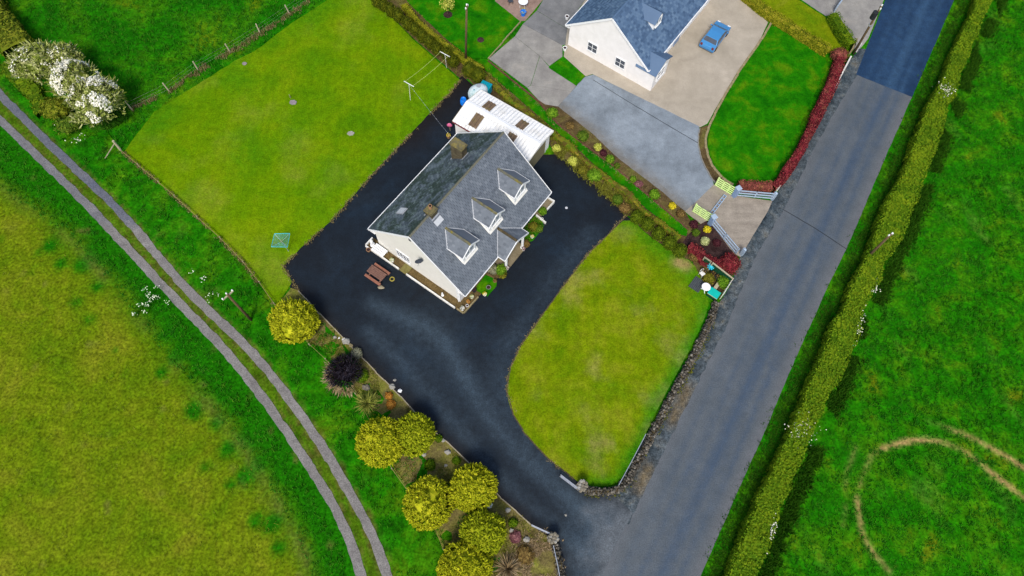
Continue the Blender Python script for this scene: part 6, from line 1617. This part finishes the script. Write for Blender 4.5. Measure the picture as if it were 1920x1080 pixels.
mb = MB(); mb.box((0, 0, 1.04), (1.13, 1.03, .1)); ld = mb.build('lid', M['turq'], t, False, .03)
for k in range(4): mb = MB(); mb.box((-.36 + k * .24, 0, 1.11), (.07, .86, .04)); mb.build('rib', M['turq'], ld)
c = G(869, 190, .5); t = thing('barrel', 'bright blue barrel against the back of the garage', 'barrel', (c[0], c[1], .02)); mb = MB(); mb.lathe([(.27, 0), (.31, .2), (.32, .45), (.31, .7), (.27, .88), (.25, .88), (.25, .84), (.01, .84)], (0, 0, 0), 16); mb.build('body', M['blue'], t, True)
for z in (.28, .6): mb = MB(); mb.lathe([(.31, z - .03), (.34, z), (.31, z + .03)], (0, 0, 0), 16); mb.build('hoop', M['blue'], t)
c = G(843, 235, .9); t = thing('peg_bag', 'pink bag hanging on a stake by the garage corner', 'bag', (c[0], c[1], .02)); mb = MB(); mb.lathe([(.05, .7), (.2, .75), (.24, .95), (.12, 1.15), (.04, 1.2)], (0, 0, 0), 9, 1.2, .6); mb.build('bag', M['pink'], t, True); mb = MB(); mb.tube([(0, 0, 0), (0, 0, 1.25)], .025, 6); mb.build('stake', M['timber'], t)

# clothes poles and rotary dryer
lp = []
for (bx_, by2, tx, ty, h, lab) in ((769.5, 188, 768.5, 157, 2.35, 'white tee shaped clothes pole near the house side of the back lawn'), (837.5, 127, 834, 105, 2.3, 'white tee shaped clothes pole beside the oval conifers')):
    b = np.array(xy(bx_, by2)); tp = np.array(G(tx, ty, h)[:2]) - b; tp *= .6
    t = thing('clothes_pole', lab, 'clothes pole', (*b, .03), 0, 'white clothes line poles')
    mb = MB(); mb.tube([(0, 0, -.1), (tp[0], tp[1], h)], .028, 8); mb.build('pole', M['white_old'], t)
    mb = MB(); d = np.array([.52, -.32]); mb.bar((tp[0] - d[0], tp[1] - d[1], h), (tp[0] + d[0], tp[1] + d[1], h), .055, .05); mb.build('crossbar', M['white'], t)
    lp.append((b + tp, d, h))
t = thing('clothes_line', 'two yellow clothes lines strung between the white tee poles', 'clothes line', (*lp[0][0], lp[0][2]))
for s_ in (-.85, .75):
    a = lp[0][0] + lp[0][1] * s_; b = lp[1][0] + lp[1][1] * s_; o0 = lp[0][0]; q = []
    for k in range(9):
        f_ = k / 8; p = a * (1 - f_) + b * f_ - o0; q.append((p[0], p[1], -.35 * 4 * f_ * (1 - f_) * .5 + .04))
    mb = MB(); mb.tube(q, .012, 4); mb.build('line', M['line_yellow'], t)
t = thing('cable', 'thin pale cable running from the clothes pole to the house eave', 'cable', (*lp[0][0], lp[0][2])); e = np.array(hw_(5.6, 5.3, 2.5)) - np.array([*lp[0][0], lp[0][2]])
mb = MB(); mb.tube([tuple(e * k / 8 + np.array([0, 0, -.5 * (k / 8) * (1 - k / 8)])) for k in range(9)], .007, 4); mb.build('strand', M['metal'], t)
for k in range(1, 8): mb = MB(); p = e * k / 8 + np.array([0, 0, -.5 * (k / 8) * (1 - k / 8)]); mb.box(tuple(p), (.03, .02, .07)); mb.build('peg', M['white'], t)
dh = 1.95
cs = [G(515, 438.5, dh), G(543.5, 438, dh), G(539, 463.5, dh), G(509, 463, dh)]; ctr = sum(cs) / 4; fb = np.array(xy(541.6, 471.5))
t = thing('rotary_dryer', 'blue and teal rotary clothes dryer at the corner of the back lawn', 'clothes dryer', (*fb, .03)); o0 = np.array([fb[0], fb[1], 0])
mb = MB(); cc = ctr - o0; mb.tube([(0, 0, -.1), (cc[0], cc[1], dh - .15)], .035, 8); mb.build('pole', M['metal'], t)
for q in cs: mb = MB(); mb.tube([(cc[0], cc[1], dh - .25), tuple(q - o0)], .014, 5); mb.build('arm', M['metal'], t)
for k, fr in enumerate((1.0, .86, .72, .58, .44, .3)):
    mb = MB(); q = [cc + (p - o0 - cc) * fr for p in cs]; z = [(p[0], p[1], dh - .2 * (1 - fr)) for p in q]; mb.tube(z + [z[0]], .01 if k else .03, 4); mb.build('line', M['tealline'], t)
# stones and covers on the back lawn
for k, (px, py, s_, lab, mt) in enumerate(((550, 193, .42, 'largest grey stone slab lying in the middle of the back lawn', 'red_stone'), (459, 120, .26, 'small grey stone on the back lawn near the wire fence', 'red_stone'), (658, 251, .36, 'pale brown stone slab on the back lawn towards the house', 'stone_pale'))):
    mb = MB(); pts = [(math.cos(a * 1.05 + .3) * s_ * random.uniform(.8, 1.1), math.sin(a * 1.05 + .3) * s_ * random.uniform(.7, .95)) for a in range(6)]; mb.prism(pts, -.02, .09); o = mb.build('stone_slab', M[mt], None, False, .02); o.location = (*xy(px, py), .035); tag(o, lab, 'stone')
mb = MB(); mb.tube([(0, 0, -.05), (0, 0, .5)], .04, 6); o = mb.build('marker_post', M['timber']); o.location = (*xy(545, 184), .03); tag(o, 'short dark marker post beside the largest lawn stone', 'post')
# rocks in the bed
ROCKS = [(650, 641, .3, 'large pale rock at the bed edge above the purple bush', 'stone_pale'), (645, 637, .15, 'white stone touching the large pale rock', 'white_old'), (658, 648, .16, 'yellowish stone below the large pale rock', 'kerb'), (628, 633, .14, 'grey stone in the moss by the golden corner conifer', 'stone_pale'), (636, 634, .09, 'tiny white stone in the bed moss', 'white_old'),
         (735, 725, .24, 'grey rock at the bed edge by the orange plants', 'stone_pale'), (750, 733, .16, 'round white stone at the bed edge by the orange plants', 'white'), (740, 713, .12, 'small grey stone on the drive kerb', 'stone_pale'), (687, 727, .3, 'brown rock between purple bush and cordyline', 'stone'),
         (839, 848, .22, 'pale rock in the bed right of the golden pair', 'stone_pale'), (831, 826, .16, 'grey stone near the golden pair', 'stone_pale'), (836, 873, .12, 'small stone below the pale rock', 'stone_pale'), (917, 948, .24, 'white speckled rock at the drive side golden conifer', 'white_old'), (920, 938, .16, 'thin white stone by the drive side golden conifer', 'white'),
         (952, 957, .2, 'round cream rock on the bed towards the entrance', 'stone_pale'), (959, 995, .19, 'round cream rock below the green cushion plant', 'stone_pale'), (987, 1012, .24, 'pale rock near the dusky heather', 'stone_pale'), (794, 852, .2, 'grey stone under the golden pair', 'stone_pale')]
for k, (px, py, r, lab, mt) in enumerate(ROCKS):
    o = link('rock', rock_mesh(r, 300 + k, 2), M[mt], None); o.location = (*xy(px, py), r * .35); tag(o, lab, 'rock')
o = link('stone', rock_mesh(.1, 401, 1), M['stone_pale']); o.location = (*xy(1061, 966), .05); tag(o, 'small pale stone lying on the drive near the entrance', 'stone')

# seating corner behind the stone wall
def screen(name, label, a, b, h, nb, mat, capm, z0=0.05):
    a, b = np.array(a), np.array(b); L_ = float(np.hypot(*(b - a))); t = thing(name, label, 'screen', (*a, 0), math.atan2(b[1] - a[1], b[0] - a[0]))
    for k in range(nb): mb = MB(); mb.box((L_ * (k + .5) / nb, 0, (h + z0) / 2), (L_ / nb - .02, .04, h - z0)); mb.build('board', M[mat], t)
    mb = MB(); mb.box((L_ / 2, 0, h + .03), (L_, .12, .06)); mb.build('capping', M[capm], t)
    for x in (0, L_): mb = MB(); mb.box((x, 0, h / 2 + .04), (.1, .1, h + .08)); mb.build('post', M[capm], t)
screen('green_screen', 'short green board screen beside the ball conifers', xy(1314, 494), xy(1326, 502), 1.25, 4, 'screen', 'timber')
screen('green_screen', 'long green board screen with pale capping below the red shrubs', xy(1329, 505), xy(1366, 534), 1.3, 9, 'screen', 'timber_pale')
a, b = np.array(xy(1366, 533)), np.array(xy(1349, 561)); L_ = float(np.hypot(*(b - a))); t = thing('trellis', 'white trellis fence at the road side of the seating corner', 'trellis', (*a, 0), math.atan2(b[1] - a[1], b[0] - a[0]))
for x in np.linspace(0, L_, 8): mb = MB(); mb.box((x, 0, .6), (.04, .03, 1.2)); mb.build('upright', M['white_old'], t)
for z in (.15, .5, .85, 1.2): mb = MB(); mb.box((L_ / 2, .03, z), (L_, .03, .045)); mb.build('lath', M['white_old'], t)
c = G(1307, 533, .1); t = thing('deck', 'dark grey decking boards beside the white round table', 'decking', (*c[:2], .05), .95)
for k in range(7): mb = MB(); mb.box((0, -.45 + k * .15, .05), (1.3, .135, .04)); mb.build('board', M['deck'], t)
c = G(1323.7, 538.5, .72); t = thing('round_table', 'white round garden table in the seating corner', 'table', (*c[:2], .06))
mb = MB(); mb.lathe([(.36, .7), (.4, .72), (.4, .745), (.01, .745)], (0, 0, 0), 24); mb.build('tabletop', M['white'], t)
mb = MB(); mb.lathe([(.06, .05), (.045, .4), (.05, .71)], (0, 0, 0), 10); mb.build('pedestal', M['white'], t)
for k in range(3): mb = MB(); an = k * 2.09 + .6; mb.bar((0, 0, .12), (math.cos(an) * .34, math.sin(an) * .34, .03), .05, .05); mb.build('foot', M['white'], t)
c = G(1338, 551, .5); t = thing('storage_box', 'teal lidded box at the end of the stone wall in the seating corner', 'box', (*c[:2], .05), -.62)
mb = MB(); mb.box((0, 0, .3), (.92, .66, .6)); mb.build('body', M['screen'], t, False, .02)
mb = MB(); mb.box((0, 0, .64), (1.0, .74, .07), 0, .04); mb.build('lid', M['teal'], t, False, .02)
mb = MB(); mb.box((0, -.38, .61), (1.0, .02, .06)); mb.build('lid_edge', M['timber_pale'], t)
c = G(1342.5, 538, .3); t = thing('plank_bench', 'pale weathered plank seat beside the teal box', 'bench', (*c[:2], .05), .95); mb = MB(); mb.box((0, 0, .36), (1.05, .32, .05)); mb.build('seat', M['timber_pale'], t, False, .01)
for x in (-.4, .4): mb = MB(); mb.box((x, 0, .17), (.08, .28, .34)); mb.build('leg', M['timber'], t)
c = G(1332, 501, .8); t = thing('pinwheel', 'cyan pinwheel ornament in front of the long green screen', 'ornament', (*c[:2], 0)); mb = MB(); mb.tube([(0, 0, 0), (0, 0, .85)], .015, 5); mb.build('stake', M['metal'], t)
for k in range(8):
    an = k * math.pi / 4; mb = MB(); d = Vector((math.cos(an), math.sin(an), .05)); e = Vector((-math.sin(an), math.cos(an), .35)); p0 = Vector((0, 0, .86)); mb.slab([p0, p0 + d * .3, p0 + d * .3 + e * .14, p0 + e * .03], .01); mb.build('vane', M['tealline'], t)
for (px, py, lab, mt) in ((1319, 509, 'dark tub beside the garden chair in the seating corner', 'dark'), (1336, 514, 'brown tub behind the yellow shrub in the seating corner', 'soil_dark'), (1345, 520, 'black tub against the long green screen', 'dark')):
    c = G(px, py, .3); t = thing('tub', lab, 'tub', (*c[:2], .02)); mb = MB(); mb.lathe([(.22, 0), (.27, .38), (.29, .42), (.24, .42), (.22, .34), (.01, .34)], (0, 0, 0), 12); mb.build('body', M[mt], t)
    p, d = ball_pts(50, .2, .2, .3, .2); v, f = cards(p, d, .13, .06, .7); v[:, 2] += .32; link('foliage', arrays_mesh('foliage', v, f), M['leaf_brown'], t)
c = G(1317, 513, .45); t = thing('garden_chair', 'thin white metal garden chair in the seating corner', 'chair', (*c[:2], .05), .6); mb = MB(); mb.box((0, 0, .42), (.4, .4, .03)); mb.build('seat', M['white_old'], t)
for x in (-.18, .18):
    for y in (-.18, .18): mb = MB(); mb.tube([(x, y, .42), (x * 1.1, y * 1.1, 0)], .015, 5); mb.build('leg', M['white_old'], t)
mb = MB(); mb.tube([(-.19, .19, .42), (-.2, .24, .8), (0, .26, .9), (.2, .24, .8), (.19, .19, .42)], .018, 5); mb.tube([(0, .2, .42), (0, .26, .9)], .012, 5); mb.build('backrest', M['white_old'], t)
c = G(981, 3, .72); t = thing('round_table', 'white round table on the neighbour patio at the top edge', 'table', (*c[:2], .02)); mb = MB(); mb.lathe([(.5, .7), (.52, .73), (.01, .73)], (0, 0, 0), 20); mb.build('tabletop', M['white'], t)
for k in range(4): mb = MB(); an = k * 1.571 + .5; mb.tube([(math.cos(an) * .35, math.sin(an) * .35, .7), (math.cos(an) * .4, math.sin(an) * .4, 0)], .02, 5); mb.build('leg', M['white'], t)
c = G(957, 1, .4); t = thing('garden_chair', 'dark blue garden chair on the neighbour patio', 'chair', (*c[:2], .02), .3); mb = MB(); mb.box((0, 0, .42), (.5, .5, .07)); mb.build('seat', M['dish'], t); mb = MB(); mb.box((0, .25, .7), (.5, .06, .5)); mb.build('backrest', M['dish'], t)
for x in (-.22, .22):
    for y in (-.22, .22): mb = MB(); mb.box((x, y, .2), (.04, .04, .4)); mb.build('leg', M['dark'], t)

# white specks on the neighbour gable side: corner pots
for (px, py, lab) in ((1059, 92, 'white pot at the neighbour gable corner'), (1063, 33, 'small white pot along the neighbour side wall')):
    pot(px, py, .22, .4, 'white', lab, None, .02)

# ================================================================== LONG GRASS
lane_strip = [strip(tr_r, .75), strip(tr_l, .75)]
x, y = scatter(VERGE, 15000, 1, lane_strip + [BACK, DRIVE, strip(mid, .7)])
ok = (np.abs(x) < 70) & (y < 75) & (y > -6); x, y = x[ok], y[ok]
dcl = vnoise(x * .7, y * .7, 3); kp = dcl > .3; x, y = x[kp], y[kp]
tufts('long_grass', x, y, np.full(len(x), .0), M['grass_long'], .16 + .3 * vnoise(x * .5, y * .5, 5), .2, 6, .06, 'long green grass tufts on the lane verges', 1)
lush_poly = edge_line + tr_l[::-1]
x, y = scatter(lush_poly, 11000, 2, [lane_strip[1]]); ok = (x > -62) & (y < 62) & (y > -6); x, y = x[ok], y[ok]
tufts('long_grass', x, y, np.zeros(len(x)), M['grass_long'], .16 + .25 * vnoise(x * .5, y * .5, 6), .2, 6, .06, 'long green grass tufts along the edge of the left field', 2)
x, y = scatter(worn_poly, 5000, 3); ok = (x > -62) & (y > -6) & (y < 50); x, y = x[ok], y[ok]
tufts('grass', x, y, np.zeros(len(x)), M['grass_yellow'], .06, .12, 4, .04, 'yellowish grass tufts in the left field', 3)
x, y = scatter(MEADOW, 11000, 4, [BACK]); ok = (x > -62) & (x < 0) & (y < 66); x, y = x[ok], y[ok]
tufts('long_grass', x, y, np.zeros(len(x)), M['grass_long'], .14 + .25 * vnoise(x * .5, y * .5, 7), .2, 6, .06, 'long green grass tufts in the top meadow', 4)
x, y = scatter(RF, 30000, 5); ok = (x < 62) & (y > -6) & (y < 68); x, y = x[ok], y[ok]
ok = soil_w(x, y) < .35; x, y = x[ok], y[ok]
tufts('long_grass', x, y, np.zeros(len(x)), M['grass_right'], .1 + .22 * vnoise(x * .6, y * .6, 8), .2, 6, .06, 'thick pasture grass tufts in the right field', 5)
x, y = scatter(RV, 9000, 6); ok = (y > -6) & (y < 68); x, y = x[ok], y[ok]
ok = pdist(x, y, road_r) > .25; x, y = x[ok], y[ok]
tufts('long_grass', x, y, np.zeros(len(x)), M['grass_right'], .12 + .2 * vnoise(x * .6, y * .6, 9), .18, 6, .055, 'dark grass tufts on the verge beside the road', 6)
# dry fringes: lawn edges, fence feet, bed weeds
def fringe(name, line, n, w_, mat, h, label, seed, sp=.12, bl=5, wd=.045):
    rng = np.random.default_rng(seed); a = np.array(resample(line, .12)); i = rng.integers(0, len(a), n)
    x = a[i, 0] + rng.normal(0, w_, n); y = a[i, 1] + rng.normal(0, w_, n); k = vnoise(x * .8, y * .8, seed) > .36; x, y = x[k], y[k]
    return tufts(name, x, y, np.full(len(x), .03), mat, h, sp, bl, wd, label, seed)
fringe('dry_grass', P([(862, 152), (845, 174), (780, 242), (700, 327), (620, 417), (575, 457), (530, 500), (560, 545)]), 700, .1, M['grass_dry'], .14, 'dry grass clumps along the back lawn edge of the drive', 11)
fringe('dry_grass', P([(1172, 405), (1100, 480), (1050, 545), (1010, 600), (975, 650), (952, 700), (950, 735), (985, 815), (1030, 862), (1075, 897)]), 420, .06, M['grass_dry'], .08, 'dry grass fringe along the front lawn edge', 12)
fringe('dry_grass', P([(248, 206), (318, 173), (372, 134), (432, 99), (488, 64), (543, 27), (585, 0)]), 900, .22, M['grass_dry'], .28, 'pale dead grass at the foot of the wire fence', 13)
fringe('dry_grass', P([(231, 287), (300, 345), (372, 410), (458, 494), (516, 572)]), 600, .12, M['grass_dry'], .2, 'dry grass under the low rail fence', 14)
fringe('weeds', P([(905, 140), (1000, 228), (1043, 262), (1085, 300), (1128, 335), (1170, 372), (1185, 398)]), 1700, .32, M['weeds'], .22, 'mixed low weeds and flowers in the boundary bed', 15, .16, 5, .07)
fringe('weeds', P([(1050, 285), (1080, 312), (1120, 345), (1160, 382)]), 900, .28, M['weeds'], .2, 'low plants spilling onto the dark drive edge', 16, .16, 5, .07)
fringe('weeds', P([(1100, 926), (1160, 925), (1182, 900), (1250, 770), (1300, 682), (1345, 590), (1372, 540)]), 700, .16, M['weeds'], .12, 'weeds at the foot of the stone wall', 17, .1, 5, .05)
fringe('weeds', P([(930, 122), (1008, 198), (1046, 238), (1090, 272), (1150, 316), (1214, 370), (1280, 425)]), 200, .12, M['grass_dry'], .1, 'dry edge along the grass strip', 18)
x, y = scatter(BED, 3600, 19); k = vnoise(x * .5, y * .5, 77) > .4; x, y = x[k], y[k]; ok = y > -4; x, y = x[ok], y[ok]
tufts('weeds', x, y, np.zeros(len(x)), M['weeds'], .18, .18, 6, .06, 'straggly weeds and dry grass in the bed of golden conifers', 19)
fringe('dry_grass', P([(960, 1060), (1000, 1030), (1030, 1040), (1020, 1090)]), 800, .6, M['straw'], .25, 'pinkish straw grass at the bottom of the bed by the entrance', 20, .2, 6, .05)
x, y = scatter(BED4, 900, 21); tufts('weeds', x, y, np.zeros(len(x)), M['weeds'], .14, .14, 5, .06, 'weeds under the oval conifers', 21)
x, y = scatter(BED3, 500, 22); tufts('weeds', x, y, np.zeros(len(x)), M['grass_dry'], .08, .12, 5, .05, 'dry bits in the narrow drive border', 22)
x, y = scatter(LP([(1.9, -5.0), (4.7, -5.0), (4.6, -6.2), (2.2, -6.3)]), 120, 23); tufts('ground_cover', x, y, np.full(len(x), .05), M['leaf_mid'], .16, .14, 6, .07, 'leafy ground cover right of the porch', 23)

# dark tufts paint the roadside hedge's shade along its field foot and road foot
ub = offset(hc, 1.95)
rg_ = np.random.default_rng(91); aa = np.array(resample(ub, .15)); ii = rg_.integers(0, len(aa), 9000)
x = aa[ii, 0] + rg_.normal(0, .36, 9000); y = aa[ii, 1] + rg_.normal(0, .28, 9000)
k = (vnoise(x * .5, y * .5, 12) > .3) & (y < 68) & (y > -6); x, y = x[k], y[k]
tufts('growth_and_shade', x, y, np.zeros(len(x)), M['growth_and_shade'], .38, .2, 6, .09, 'dark tufts added as shade along the field foot of the roadside hedge', 24)
ub = offset(hc, -1.5); aa = np.array(resample(ub, .15)); ii = rg_.integers(0, len(aa), 6000)
x = aa[ii, 0] + rg_.normal(0, .4, 6000); y = aa[ii, 1] + rg_.normal(0, .4, 6000); k = (y < 68) & (y > -6); x, y = x[k], y[k]
tufts('growth_and_shade', x, y, np.zeros(len(x)), M['growth_and_shade'], .2, .2, 5, .06, 'grass with shade put into its dark colour along the road foot of the roadside hedge', 25)
